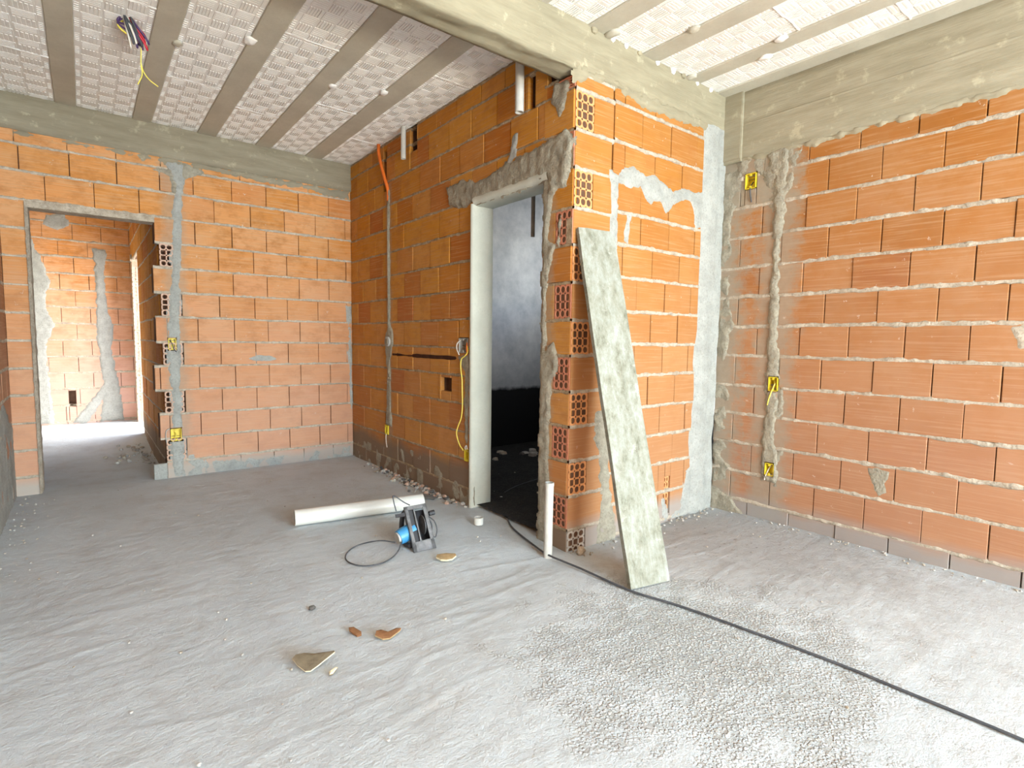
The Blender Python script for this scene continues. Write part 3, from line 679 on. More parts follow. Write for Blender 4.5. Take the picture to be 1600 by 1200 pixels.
# jamb plaster, lintel and far bathroom walls
mb = MB(); rows = []
for j in range(36):
    z = -0.03 + 2.12 * j / 35
    rows.append([(0.01, DY1 + 0.036, z), (-0.010, DY1 + 0.034 + 0.003 * nse(z * 6, 1), z), (-0.020, DY1 + 0.022, z), (-0.019, DY1 + 0.010, z), (-0.010 + 0.002 * nse(z * 12, 3), DY1 - 0.002, z), (0.05, DY1 - 0.004 + 0.001 * nse(z * 5, 7), z), (0.10, DY1 - 0.004, z), (0.150, DY1 - 0.004, z), (0.156, DY1 + 0.004, z), (0.156, DY1 + 0.05, z)])
mb.grid(rows, 0, True)
mb.build('jamb_plaster', M['plaster_smooth'], wm)
mb = MB()
rows = []
for i in range(30):
    y = 0.20 + (DY1 - 0.20) * i / 29; q = 0.004 * nse(y * 14, 2) + 0.003 * nse(y * 40, 9)
    rows.append([(-0.012, y, 2.135 + 2 * q), (-0.022 + q, y, 2.115 + q), (-0.012, y, 2.088 + q), (0.02, y, 2.078 + q), (0.15, y, 2.08), (0.155, y, 2.2)])
mb.grid(rows, 0, True); mb.build('lintel', M['plaster_smooth'], wm)
mb = MB()
mb.box((0.0, DY0 - 0.012, -0.05), (0.15, DY0, 2.09), None, 0); mb.build('jamb_plaster', M['plaster_patch'], wm)

# bathroom shell
mb = MB()
mb.box((0.02, 2.55, -0.1), (2.5, 2.65, 2.9)); mb.build('wall_bathroom_back', M['bath_wall'], None, 'structure')
mb = MB()
mb.box((2.3, 0.0, -0.1), (2.4, 1.1, 2.9)); mb.box((2.3, 2.1, -0.1), (2.4, 2.6, 2.9)); mb.box((2.3, 1.1, -0.1), (2.4, 2.1, 1.6)); mb.box((2.3, 1.1, 2.4), (2.4, 2.1, 2.9))
mb.box((2.38, 0.9, 2.5), (3.3, 2.6, 2.6)); mb.build('wall_bathroom_right_sunblock', M['bath_wall'], None, 'structure')  # unseen eave slab added to keep sun out of the bathroom window
mb = MB()
mb.box((0.14, 0.13, -0.1), (2.4, 0.15, 2.9)); mb.box((0.142, 0.95, -0.1), (0.155, 2.6, 2.9)); mb.box((0.142, 0.13, -0.1), (0.150, 0.235, 2.9)); mb.box((0.142, 0.2, 2.13), (0.155, 0.96, 2.9))
mb.box((1.40, -0.01, -0.1), (2.4, 0.13, 2.9))
mb.build('wall_bathroom_front', M['bath_wall'], None, 'structure')
# steel pipe stub hanging under the bathroom ceiling, seen through the doorway
t = thing('hanging_pipe', 'short dark pipe stub hanging inside the top of the doorway', 'pipe', (0.30, 0.69, 2.02))
mb = MB(); mb.tube([(0, 0, -0.145), (0, 0, 0.5)], 0.014, 12, caps=True, inner=0.8); mb.build('pipe_body', flat('pipe_dark', (0.20, 0.18, 0.15), 0.5, 0.4, 0, 0.2), t)
# switch box in the bathroom wall
t = thing('wall_socket_box', 'small dark empty box high in the grey bathroom wall', 'electrical box', (1.20, 2.545, 2.29))
mb = MB(); mb.box((-0.022, -0.006, -0.05), (0.022, 0.02, 0.05)); mb.build('box_shell', M['grey_plastic'], t)
mb = MB(); mb.box((-0.015, -0.009, -0.040), (0.015, -0.004, 0.04)); mb.build('box_interior', M['black_plastic'], t)

# ------------------------------------------------------------------ corridor behind the opening
def wall_corridor():
    mb = MB(); rows = []; z = 0.133; fr = FR['corr']
    rows.append((-0.02, 0.133, [(LD + 0.14, 5.30)], bond(3.2, 5.3, 3.3)))
    for k in range(1, 14):
        z1 = min(z + 0.2, 2.86)
        iv = [(LD + 0.14, 5.30)] if z1 < 2.2 else [(LD + 0.14, 6.4)]
        rows.append((z, z1, iv, bond(3.2, 6.4, 3.35 if k % 2 else 3.49))); z = z1
    courses(mb, fr, rows, (), hh=0.010, thick=0.14)
    # jamb of the outside doorway: hollow block ends catching the sun
    z = 0.05
    for k in range(11):
        z1 = min(z + 0.2, 2.13)
        if z1 - z > 0.06: block_end(mb, FR['jamb'], -1.605, -1.465, z + 0.006, z1 - 0.006, 3, 4, 3, n0=0.0)
        z += 0.2
    mb.box((-1.60, 6.155, 0), (-1.47, 6.4, 2.2), None, 1)
    mb.box((-1.62, 6.13, 2.10), (-1.455, 6.16, 2.18), None, 1)
    return mb.build('wall_corridor', MATS('brick_door') + [M['brick_end']], None, 'structure')
wall_corridor()
def wall_far():
    mb = MB(); rows = []; z = 0.12
    rows.append((0.0, 0.12, [(-2.7, -1.46)], bond(-2.7, -1.4, -2.3)))
    for k in range(1, 15):
        z1 = min(z + 0.2, 2.86); rows.append((z, z1, [(-2.7, -1.46)], bond(-2.7, -1.4, -2.31 if k % 2 else -2.17))); z = z1
        if z > 2.85: break
    cut = [(-2.28, -2.21, 0.30, 0.50)]
    courses(mb, FR['far'], rows, cut, hh=0.013)
    return mb.build('wall_far', MATS('brick_far'), None, 'structure')
wf = wall_far()
patch('conduit_chase', FR['far'], [(-1.98, 2.25), (-1.85, 2.25), (-1.88, 1.9), (-1.86, 1.5), (-1.80, 1.3), (-1.84, 1.0), (-1.78, 0.6), (-1.74, 0.1), (-1.98, 0.1), (-1.93, 0.5), (-1.96, 0.9), (-1.98, 1.3), (-1.96, 1.7)], M['plaster_pale'], wf, 0.015, 0.006, 0.015, 0.02, seed=61)
patch('conduit_chase', FR['far'], [(-1.93, 0.55), (-1.88, 0.48), (-2.12, 0.08), (-2.26, 0.10)], M['plaster_pale'], wf, 0.015, 0.006, 0.015, 0.015, seed=62)
patch('mortar_splash', FR['far'], [(-2.60, 0.1), (-2.42, 0.1), (-2.45, 0.6), (-2.47, 1.0), (-2.38, 1.3), (-2.46, 1.55), (-2.40, 1.8), (-2.47, 2.1), (-2.60, 2.4)], M['plaster_pale'], wf, 0.012, 0.005, 0.015, 0.02, seed=63)
patch('mortar_splash', FR['far'], [(-2.40, 2.60), (-2.24, 2.62), (-2.18, 2.5), (-2.3, 2.42), (-2.44, 2.48)], M['plaster_pale'], wf, 0.010, 0.005, 0.015, 0.015, seed=64)
mb = MB(); mb.box((-2.75, LD + 0.14, -0.1), (-2.6, 6.5, 2.9)); mb.build('wall_corridor_left', M['mortar_light'], None, 'structure')

# ------------------------------------------------------------------ concrete beams
def beam(name, a, b, material, nseg=80, rough=0.006, axis='x'):
    """long box with uneven cast faces; a,b opposite corners, long along axis"""
    (x0, y0, z0), (x1, y1, z1) = a, b
    mb = MB(); rows = []
    prof = []
    k1, k2 = 8, 5
    cyc = [(0, t / k2) for t in range(k2)] + [(t / k1, 1) for t in range(k1)] + [(1, 1 - t / k2) for t in range(k2)] + [(1 - t / k1, 0) for t in range(k1)]
    for i in range(nseg + 1):
        t = i / nseg; row = []
        for (p, q) in cyc:      # p across, q up
            L = (x0 + (x1 - x0) * t) if axis == 'x' else (y0 + (y1 - y0) * t)
            w = 1.0
            n = rough * (nse(L * 3, p * 3 + 5, q * 3) + 0.5 * nse(L * 14, p * 9, q * 9 + 3) + 0.3 * nse(L * 40, p * 19, q * 19))
            pp = p * ((y1 - y0) if axis == 'x' else (x1 - x0)) + (y0 if axis == 'x' else x0) + (n if 0 < q < 1 else n * .6) * (1 if p > .5 else -1)
            zz = z0 + (z1 - z0) * q + (n * 1.2 if q == 0 else 0)
            row.append((L, pp, zz) if axis == 'x' else (pp, L, zz))
        rows.append(row)
    mb.grid(rows, 0, True, True); mb.quad(rows[0]); mb.quad(rows[-1][::-1])
    return mb.build(name, material, None, 'structure')
beam('cross_beam', (-2.6, -0.012, 2.61), (1.436, 0.145, 2.90), M['concrete_beam'], 220, 0.007)
bb = beam('back_beam', (-2.6, LD - 0.015, 2.605), (0.0, LD + 0.14, 2.90), M['concrete_back'], 120, 0.006)
beam('right_beam', (W - 0.012, -6.5, 2.415), (W + 0.15, 0.02, 2.90), M['concrete_right'], 160, 0.005, 'y')
mb = MB(); mb.box((W - 0.03, -0.14, 2.40), (W, 0.0, 2.87), None, 0); mb.box((W - 0.035, -0.135, 2.42), (W - 0.028, -0.01, 2.86), None, 0); mb.build('beam_stub', M['concrete_right'], None, 'structure')
# formwork board line on the right beam
mb = MB(); rows = []
for i in range(160):
    y = -2.3 + 2.15 * i / 159; zc_ = 2.64 + 0.004 * nse(y * 5, 1); h = 0.0045 * (1 + nse(y * 18, 5))
    rows.append([(W - 0.010, y, zc_ + h + .003), (W - 0.0175 - 0.003 * nse(y * 20, 8), y, zc_), (W - 0.010, y, zc_ - h - .003)])
mb.grid(rows, 0, True); mb.build('formwork_ridge', M['concrete_right'], bpy.data.objects['right_beam'])
patch('mortar_splash', FR['back'], [(-2.5, 2.60), (-1.6, 2.60), (-1.0, 2.60), (-0.02, 2.60), (-0.02, 2.53), (-0.4, 2.555), (-0.8, 2.54), (-1.1, 2.57), (-1.7, 2.575), (-2.5, 2.585)], M['concrete_back'], bb, 0.012, 0.006, 0.013, 0.03, seed=71)
patch('mortar_splash', FR['right'], [(-2.2, 2.43), (-0.1, 2.43), (-0.1, 2.40), (-0.5, 2.385), (-1.0, 2.40), (-1.5, 2.395), (-2.2, 2.41)], M['concrete_right'], bpy.data.objects['right_beam'], 0.013, 0.006, 0.013, 0.022, seed=72)

# ------------------------------------------------------------------ ceiling: joists and polystyrene filler panels
ceil_ = MB(); ceil_.box((-2.75, -8.5, H + 0.02), (1.6, 3.3, H + 0.2)); ceil_.box((1.6, -8.5, H + 0.02), (4.2, 0.0, H + 0.2)); ceil_.box((-2.75, 3.3, H), (-1.45, 6.6, H + 0.2)); ceil_.box((0.15, -0.0, H + .02), (2.45, 2.7, H + 0.2))  # unseen overhang past the right and front walls added to block the sun
ceil_ = ceil_.build('ceiling', M['joist'], None, 'structure')
def joist(xa, xb, y0, y1):
    mb = MB(); n = 60; rows = []
    for i in range(n + 1):
        y = y0 + (y1 - y0) * i / n; e1 = 0.003 * nse(y * 5, xa * 9); e2 = 0.003 * nse(y * 5, xb * 9 + 3)
        rows.append([(xa + e1, y, H + 0.03), (xa + e1, y, H - 0.006), (xa + e1 + 0.004, y, H - 0.010), (0.5 * (xa + xb), y, H - 0.010 + 0.002 * nse(y * 4, xa)), (xb + e2 - 0.004, y, H - 0.010), (xb + e2, y, H - 0.006), (xb + e2, y, H + 0.03)])
    mb.grid(rows, 0, False); mb.build('concrete_joist', M['joist'], ceil_)
def eps_panel(xa, xb, y0, y1, nc=3, seams=()):
    mb = MB(); z = H
    mb.box((xa, y0, z), (xb, y1, z + 0.025), None, 0)
    mg = 0.028 if (xb - xa) > 0.25 else 0.01; cw = (xb - xa - 2 * mg) / nc; n = int((y1 - y0) / 0.088); ch = (y1 - y0) / n
    for j in range(n):
        ya = y0 + j * ch
        for i in range(nc):
            xc = xa + mg + i * cw
            if (i + j) % 2:
                for k in range(5):
                    x = xc + 0.006 + (cw - 0.012) * (k + 0.2) / 5
                    mb.box((x, ya + 0.006, z - 0.0045), (x + (cw - .012) * 0.6 / 5, ya + ch - 0.006, z), None, 0, 0)
            else:
                mb.box((xc + 0.003, ya + 0.003, z - 0.0035), (xc + cw - 0.003, ya + ch - 0.003, z), None, 0, 0)
                for k in range(4):
                    yy = ya + 0.010 + (ch - 0.02) * (k + 0.25) / 4
                    mb.box((xc + 0.01, yy, z - 0.0047), (xc + cw - 0.01, yy + (ch - .02) * 0.5 / 4, z - 0.0035), None, 0, 0)
        if mg > 0.02:
            for x in (xa + 0.004, xb - mg + 0.002):
                if j % 2:
                    for k in range(4):
                        yy = ya + ch * (k + .2) / 4; mb.box((x, yy, z - 0.003), (x + mg - 0.008, yy + ch * .12, z), None, 0, 0)
                else: mb.box((x, ya + .003, z - 0.003), (x + mg - 0.008, ya + ch - .003, z), None, 0, 0)
    for ys in seams:
        rows = []
        for i in range(25):
            x = xa + (xb - xa) * i / 24; yy = ys + 0.010 * nse(x * 9, ys); hh = 0.006 + 0.004 * nse(x * 30, ys * 7)
            rows.append([(x, yy - 0.007, z - .002), (x, yy - 0.003, z - .002 - hh), (x, yy + 0.004, z - .002 - hh * .8), (x, yy + 0.009, z - .002)])
        mb.grid(rows, 0, True)
    mb.build('polystyrene_panel', M['eps'], ceil_)
jl = [(-2.207, -2.084), (-1.745, -1.622), (-1.305, -1.168), (-0.863, -0.732), (-0.433, -0.285)]
for a, b in jl: joist(a, b, 0.13, LD + 0.02)
edges = [-2.6] + [v for p in jl for v in p] + [0.01]
sm = [(0.9, 2.3), (1.3,), (0.75, 2.1), (1.1, 2.35), (0.7, 1.9), (1.0, 2.4)]
for i in range(0, len(edges), 2): eps_panel(edges[i], edges[i + 1], 0.13, LD + 0.01, 3, sm[i // 2])
jr = [(-0.36, -0.22), (0.072, 0.212), (0.53, 0.668), (0.98, 1.10), (1.315, 1.45), (-0.80, -0.66), (-1.25, -1.11), (-1.7, -1.56), (-2.15, -2.01)]
for a, b in jr: joist(a, b, -6.5, 0.0)
for a, b, s in [(-0.22, 0.072, (-0.5,)), (0.212, 0.53, (-0.9,)), (0.668, 0.98, (-0.7,)), (1.10, 1.315, (-1.1,))]: eps_panel(a, b, -2.2, 0.0, 3 if b < 1.2 else 2, s)
for a, b in [(-2.6, -2.15), (-2.01, -1.7), (-1.56, -1.25), (-1.11, -0.80), (-0.66, -0.36)]:
    mb = MB(); mb.box((a, -6.5, H), (b, 0.0, H + .02)); mb.build('polystyrene_panel', M['eps'], ceil_)
for a, b in [(-0.22, 0.072), (0.212, 0.53), (0.668, 0.98), (1.10, 1.315)]:
    mb = MB(); mb.box((a, -6.5, H), (b, -2.2, H + .02)); mb.build('polystyrene_panel', M['eps'], ceil_)
# blobs of concrete that leaked past the filler panels
def lump(name, c, r, mt, parent=None, seed=0, sub=3, squash=(1, 1, 1), amp=0.35, freq=1.6, local_to=None):
    mb = MB(); n1, n2 = 4 * sub, 3 * sub; rows = []
    for j in range(n2 + 1):
        th = math.pi * j / n2; row = []
        for i in range(n1):
            ph = 2 * math.pi * i / n1; d = V((math.sin(th) * math.cos(ph), math.sin(th) * math.sin(ph), math.cos(th)))
            k = r * (1 + amp * noise.noise(d * freq + V((seed, seed * 1.7, 0))))
            row.append(V(c) + V((d.x * k * squash[0], d.y * k * squash[1], d.z * k * squash[2])))
        rows.append(row)
    mb.grid(rows, 0, sub > 2, True)
    return mb.build(name, mt, parent)
for i, (x, y) in enumerate([(-0.43, 1.42), (-1.17, 0.62), (-0.74, 1.55), (-1.62, 1.60), (-1.30, 1.30), (0.53, -0.35), (0.98, -0.6), (0.98, -0.03), (1.10, -0.45), (0.22, -0.05)]):
    lump('concrete_drip', (x, y, H - 0.010), 0.022 + 0.012 * random.random(), M['joist' if i % 2 else 'eps'], ceil_, i, 3, (1, 1.5, 0.5))
for i in range(9):
    x = 0.1 + i * 0.14 + random.uniform(-.03, .03)
    lump('concrete_drip', (x, -0.014, H - 0.012), 0.012 + 0.012 * random.random(), M['eps' if i % 3 else 'concrete_beam'], ceil_, i + 30, 3, (1, .7, 1))

# ------------------------------------------------------------------ room end behind the camera
mb = MB()
mb.box((-2.7, -6.6, -0.1), (-2.35, -6.5, 2.9)); mb.box((1.35, -6.6, -0.1), (1.6, -6.5, 2.9)); mb.box((-2.35, -6.6, 2.75), (1.35, -6.5, 2.9))
mb.build('wall_front', M['brick_right'], None, 'structure')
mb = MB(); mb.box((W, -6.6, -0.1), (W + 0.14, -2.2, 2.45)); mb.box((W, -2.2, 2.4), (W + 0.14, 0, 2.45)); mb.build('wall_right_end', M['brick_right'], None, 'structure')

# ------------------------------------------------------------------ things
# leaning plank
A = V((-0.109, -0.561, 0.0)); B = V((0.123, -0.605, 0.0)); Tl = V((0.010, -0.046, 1.787)); Tr = V((0.260, -0.046, 1.792))
t = (A + B) / 2; zx = ((Tl + Tr) / 2 - t); Lp = zx.length; zx.normalize()
xx = (B - A); xx = (xx - zx * xx.dot(zx)).normalized(); yy = zx.cross(xx)
pm = Matrix((xx, yy, zx)).transposed().to_4x4(); pm.translation = t + V((0, 0, 0.004))
mb = MB(); hw = 0.121; rows = []
cyc = [(-hw, 0), (-hw * .5, 0), (0, 0), (hw * .5, 0), (hw, 0), (hw, 0.025), (hw * .3, 0.025), (-hw * .3, 0.025), (-hw, 0.025)]
for j in range(41):
    s = j / 40; row = []
    for (x, y) in cyc:
        row.append((x + 0.003 * nse(s * 9, x * 5), y + 0.012 * math.sin(s * math.pi) * 0.3 + 0.001 * nse(s * 14, x * 20, 4), s * (Lp - 0.003) + (0.004 * nse(x * 20, 3) if j == 40 else 0) + (0.012 * (x + hw) if j == 0 else 0) * 0 ))
    rows.append(row)
mb.grid(rows, 0, False, True); mb.quad(rows[0][::-1]); mb.quad(rows[-1])
pl = mb.build('wooden_plank', M['plank']); pl.matrix_world = pm
tag(pl, 'long weathered wooden plank leaning against the brick pier beside the doorway', 'plank')

# floor cable
pts = [(1.30, 1.30, 0.02), (0.55, 1.15, 0.02), (0.163, 0.891, 0.01), (0.05, 0.62, 0.006), (-0.040, 0.44, 0.006), (-0.117, 0.158, 0.006), (-0.147, -0.016, 0.005), (-0.137, -0.252, 0.008), (-0.128, -0.566, 0.008), (-0.073, -0.76, 0.006), (-0.045, -0.90, 0.006), (-0.022, -1.05, 0.006), (0.008, -1.25, 0.006), (0.030, -1.446, 0.006), (0.036, -1.6, 0.006), (0.045, -1.759, 0.006), (0.05, -1.92, 0.006), (0.06, -2.4, 0.006), (0.2, -3.2, 0.006)]
mb = MB(); mb.tube(smooth_pts(pts, 6), 0.0055, 8)
tag(mb.build('power_cable', M['cable']), 'long black cable running from the doorway across the floor', 'cable')

# PVC pipe on the floor
p0, p1 = V((-1.113, 1.286, 0.052)), V((-0.289, 1.145, 0.052)); mid = (p0 + p1) / 2
mb = MB(); mb.tube([p0 - mid, (p0 * .66 + p1 * .34) - mid, (p0 * .33 + p1 * .67) - mid, p1 - mid], 0.050, 28, inner=0.94)
o = mb.build('drain_pipe', M['pvc']); o.location = mid; tag(o, 'thick white plastic pipe lying on the floor under the saw', 'pipe')
# upright pipe by the pier
mb = MB(); mb.tube([(0, 0, -0.02), (0.0, 0, 0.2), (0.003, 0, 0.402)], 0.024, 24, inner=0.86); mb.tube([(0.003, 0, 0.385), (0.003, 0, 0.404)], 0.0255, 24, inner=0.86)
o = mb.build('upright_pipe', M['pvc_dusty']); o.location = (-0.135, 0.005, 0.0); tag(o, 'thin upright white pipe rising from the floor beside the doorway', 'pipe')
# ring
mb = MB(); mb.tube([(0, 0, 0), (0, 0, 0.045)], 0.030, 28, inner=0.88)
o = mb.build('pipe_ring', M['pvc']); o.location = (-0.165, 0.635, 0.002); tag(o, 'short white plastic pipe ring on the floor by the door jamb', 'pipe ring')
# pipes hanging from the ceiling along the door wall
for (y, r, zb, zt, lab) in [(1.895, 0.020, 2.61, 2.90, 'thinner short white pipe hanging at the ceiling next to the orange conduit'), (0.412, 0.026, 2.505, 2.92, 'thicker white pipe hanging under the cross beam above the doorway')]:
    mb = MB(); mb.tube([(0, 0, 0), (0.004, 0.004, zt - zb)], r, 20, inner=0.86)
    o = mb.build('hanging_pipe', M['pvc_dusty']); o.location = (-0.026 - r, y, zb); tag(o, lab, 'pipe', 'white pipes hanging from the ceiling')
# orange corrugated conduit
mb = MB(); pts = smooth_pts([(-0.03, 2.385, 2.89), (-0.035, 2.375, 2.78), (-0.03, 2.33, 2.65), (-0.02, 2.28, 2.53), (-0.004, 2.262, 2.44), (-0.003, 2.26, 2.36)], 14)
mb.tube(pts, [0.0135 + 0.0012 * (i % 2) for i in range(len(pts))], 10)
tag(mb.build('corrugated_conduit', M['orange_plastic']), 'orange corrugated conduit coming out of the ceiling edge into the wall', 'conduit')
mb = MB(); mb.tube(smooth_pts([(-0.004, 2.262, 2.34), (-0.009, 2.258, 2.1), (-0.009, 2.258, 1.7), (-0.009, 2.258, 1.3)], 6), 0.008, 8)
mb.build('conduit_run', M['plaster_patch'], wm)

# bundle of wires at the ceiling
t = thing('wire_bundle', 'tangled bundle of dark, red and yellow wires hanging from the ceiling panel', 'wires', (-1.845, 1.5, H - 0.005))
def wire(name, pts, r, mt, parent, n=6): mb = MB(); mb.tube(smooth_pts(pts, n), r, 6); return mb.build(name, mt, parent)
rnd = random.Random(3)
for i in range(22):
    mt = ['wire_purple', 'cable', 'wire_red', 'wire_purple', 'cable', 'wire_white', 'wire_red', 'cable'][i % 8]
    a = rnd.uniform(-.03, .0); w = rnd.uniform(0.02, 0.055); dz = rnd.uniform(0.07, 0.135); sx = rnd.uniform(0.02, 0.075); oy = rnd.uniform(-.03, .03)
    P0 = (a, oy, 0.015); P5 = (a + 0.012, oy + .01, -0.02)
    wire('wire', [P0, (a + sx * .3, oy - w * .6, -dz * .35), (a + sx * .9, oy - w * .3, -dz * .8), (a + sx * 1.1, oy, -dz), (a + sx * 1.0, oy + w * .4, -dz * .7), (a + sx * .5, oy + w * .5, -dz * .3), P5], 0.0055, M[mt], t)
for i in range(3):
    wire('wire', [(-0.04 + .01 * i, 0.02 * i, 0.01), (-0.055, 0.01, -0.02 - .01 * i), (-0.02, 0, -0.035 - .02 * i), (0.0, 0.0, -0.06), (-0.01, 0, -0.09)], 0.005, M['wire_purple' if i < 2 else 'wire_yellow'], t)
wire('wire', [(0.005, 0.0, 0.0), (0.02, 0, -0.05), (0.015, -.01, -0.09)], 0.005, M['wire_yellow'], t)
wire('wire', [(0.045, 0, -0.10), (0.042, 0, -0.17), (0.040, 0, -0.22), (0.043, 0, -0.27), (0.022, 0, -0.325)], 0.0028, M['wire_yellow'], t)
wire('wire', [(0.040, 0, -0.21), (0.050, 0, -0.25), (0.075, 0, -0.285), (0.115, 0, -0.31)], 0.0028, M['wire_yellow'], t)

# electrical boxes sunk in the walls
def ebox(fr, c, label, mt='yellow_plastic', depth=0.045, wires=(), group=None, tilt=0):
    u0, u1, z0, z1 = c; cu, cz = (u0 + u1) / 2, (z0 + z1) / 2; org = V(fr(cu, 0, cz))
    t = thing('electrical_box', label, 'electrical box', org, group)
    f2 = lambda u, n, z: V(fr(cu + u, n, cz + z)) - org
    mb = MB(); w, h, e = (u1 - u0) / 2 - .002, (z1 - z0) / 2 - .002, 0.004; n1 = 0.010
    for a, b in [((-w, -depth, -h), (-w + e, n1, h)), ((w - e, -depth, -h), (w, n1, h)), ((-w, -depth, -h), (w, n1, -h + e)), ((-w, -depth, h - e), (w, n1, h)), ((-w, -depth, -h), (w, -depth + e, h))]:
        mb.box(a, b, f2)
    for sx in (-1, 1):   # screw lugs
        mb.box((-0.006, 0.004, sx * (h - 0.012) - .006), (0.006, 0.011, sx * (h - 0.012) + .006), f2)
    mb.build('box_shell', M[mt], t)
    for k, (pts, m2, r) in enumerate(wires):
        wire('wire', [f2(*p) for p in pts], r, M[m2], t)
    return t
gB = 'yellow boxes sunk in the walls'
ebox(FR['right'], box_R[0], 'yellow box with a striped wire hanging out, halfway up the right wall', wires=[([(0.01, -.03, 0.02), (-0.01, 0.006, 0.0), (0.005, 0.014, -0.05), (0.02, 0.014, -0.10), (0.028, 0.012, -0.14)], 'wire_yellow', 0.004)], group=gB)
ebox(FR['right'], box_R[1], 'lowest yellow box in the mortar chase of the right wall, near the floor', wires=[([(0.0, -.03, 0.03), (0.01, -0.01, 0.0), (0.022, 0.012, -0.05), (0.026, 0.012, -0.075)], 'wire_white', 0.0035), ([(0.0, -.04, 0.03), (-0.008, -.02, -.02), (0.0, -.03, -0.03)], 'wire_yellow', 0.004)], group=gB)
ebox(FR['right'], box_R[2], 'yellow box high in the right wall, just under the concrete beam', wires=[([(0.0, -.03, 0.0), (0.0, 0.006, -0.04), (-0.004, 0.012, -0.09), (-0.012, 0.008, -0.14)], 'cable', 0.004)], group=gB)
ebox(FR['back'], box_B[0], 'yellow box halfway up the mortar chase beside the left opening', wires=[([(-0.01, -.03, 0.03), (0.0, 0.006, 0.0), (0.01, 0.014, -0.04), (0.028, 0.014, -0.066)], 'cable', 0.004)], group=gB)
ebox(FR['back'], box_B[1], 'bright yellow box low in the mortar chase beside the left opening', wires=[([(-0.01, -.03, 0.02), (0.0, 0.0, 0.0), (-0.01, 0.0, -0.03)], 'wire_yellow', 0.004)], group=gB)
mb = MB(); mb.tube(smooth_pts([V(p) for p in [(-1.60, 3.10, 0.30), (-1.605, 3.09, 0.35), (-1.60, 3.085, 0.40), (-1.575, 3.085, 0.415)]], 5), 0.004, 6)
mb.build('loose_wire', M['grey_plastic'], wb)
ebox(FR['door'], box_D[0], 'yellow box at the foot of the door jamb with a looping wire', wires=[([(0.0, -.03, 0.0), (0.012, 0.012, 0.045), (-0.004, 0.014, 0.07), (-0.014, 0.012, 0.045)], 'wire_white', 0.004)], group=gB)
ebox(FR['door'], box_D[1], 'yellow box at the bottom of the chase nearest the far corner', wires=[([(0.0, -.03, 0.0), (0.0, 0.01, -0.04), (-0.02, 0.02, -0.10), (-0.045, 0.025, -0.15)], 'wire_white', 0.004)], group=gB)
t = ebox(FR['door'], box_D[2], 'grey mortared socket box beside the door jamb with wires', 'grey_plastic')
f2 = FR['door']
wire('wire', [V(f2(*p)) - t.location for p in [(1.03, 0.0, 1.16), (1.0, 0.012, 1.10), (1.03, 0.018, 1.065), (1.075, 0.018, 1.04), (1.082, 0.018, 0.98), (1.065, 0.018, 0.90), (1.06, 0.018, 0.80), (1.058, 0.018, 0.70), (1.075, 0.018, 0.62), (1.11, 0.02, 0.56), (1.13, 0.02, 0.50), (1.09, 0.02, 0.43), (1.045, 0.018, 0.395)]], 0.0042, M['wire_yellow'], t)
wire('wire', [V(f2(*p)) - t.location for p in [(1.10, 0.0, 1.18), (1.135, 0.014, 1.15), (1.14, 0.014, 1.11), (1.11, 0.014, 1.07)]], 0.004, M['wire_white'], t)
wire('wire', [V(f2(*p)) - t.location for p in [(1.02, 0.0, 1.18), (1.012, 0.014, 1.13), (1.012, 0.012, 1.07)]], 0.004, M['orange_plastic'], t)
t = thing('junction_box', 'small round grey junction box in the mortar chase of the doorway wall', 'electrical box', (-0.012, 2.255, 1.155))
mb = MB(); mb.tube([(0.02, 0, 0), (-0.018, 0, 0)], 0.042, 18); mb.build('box_shell', M['grey_plastic'], t)
mb = MB(); mb.tube([(-0.016, 0, 0), (-0.024, 0, 0)], 0.026, 14); mb.build('box_cap', M['plaster_patch'], t)
# dark brown strip marking a groove in the doorway wall
mb = MB(); rows = []
for i in range(70):
    y = 1.16 + 1.04 * i / 69; c = 1.045 + 0.006 * nse(y * 5, 1); h = 0.014 + 0.008 * nse(y * 9, 4)
    if i in (0, 69): h = 0.002
    rows.append([FR['door'](y, 0.0045, c + h), FR['door'](y, 0.006, c), FR['door'](y, 0.0045, c - h)])
mb.grid(rows, 0, True)
mb.build('groove_mark', flat('dark_brown', (0.06, 0.025, 0.015), 0.95, 0.1, 0, 0.4), wm)

# marble saw lying on its side over the pipe end ----------------------------------
PL = [V((-0.719, 0.455, 0.002)), V((-0.590, 0.440, 0.006)), V((-0.655, 0.60, 0.225)), V((-0.772, 0.60, 0.21))]
o_ = PL[0]; ex = (PL[1] - PL[0]).normalized(); ey = (PL[3] - PL[0]); ey = (ey - ex * ey.dot(ex)).normalized(); ez = ex.cross(ey)   # ez points away from the camera side or toward it
if ez.y > 0: ez = -ez      # towards the viewer
sw = thing('circular_saw', 'small blue and black circular saw lying on its side against the white pipe', 'power tool', o_)
def sf(a, b, c): return ex * a + ey * b + ez * c
mb = MB(); Wd, Ln = 0.132, 0.262
mb.box((0, 0, -0.003), (0.020, Ln, 0.002), sf); mb.box((Wd - 0.022, 0, -0.003), (Wd, Ln, 0.002), sf); mb.box((0, 0, -0.003), (Wd, 0.055, 0.002), sf); mb.box((0, Ln - 0.022, -0.003), (Wd, Ln, 0.002), sf); mb.box((0.050, 0.05, -0.003), (0.058, Ln - 0.02, 0.002), sf)
mb.box((0, 0, -0.010), (0.004, Ln, 0.002), sf); mb.box((Wd - 0.004, 0, -0.010), (Wd, Ln, 0.002), sf)
mb.build('base_plate', M['steel_plate'], sw)
mb = MB(); mb.box((0.006, 0.05, -0.045), (0.060, Ln - 0.01, -0.012), sf); mb.build('gear_housing', M['black_plastic'], sw)
mb = MB()   # blade guard housing seen through the plate
rows = []
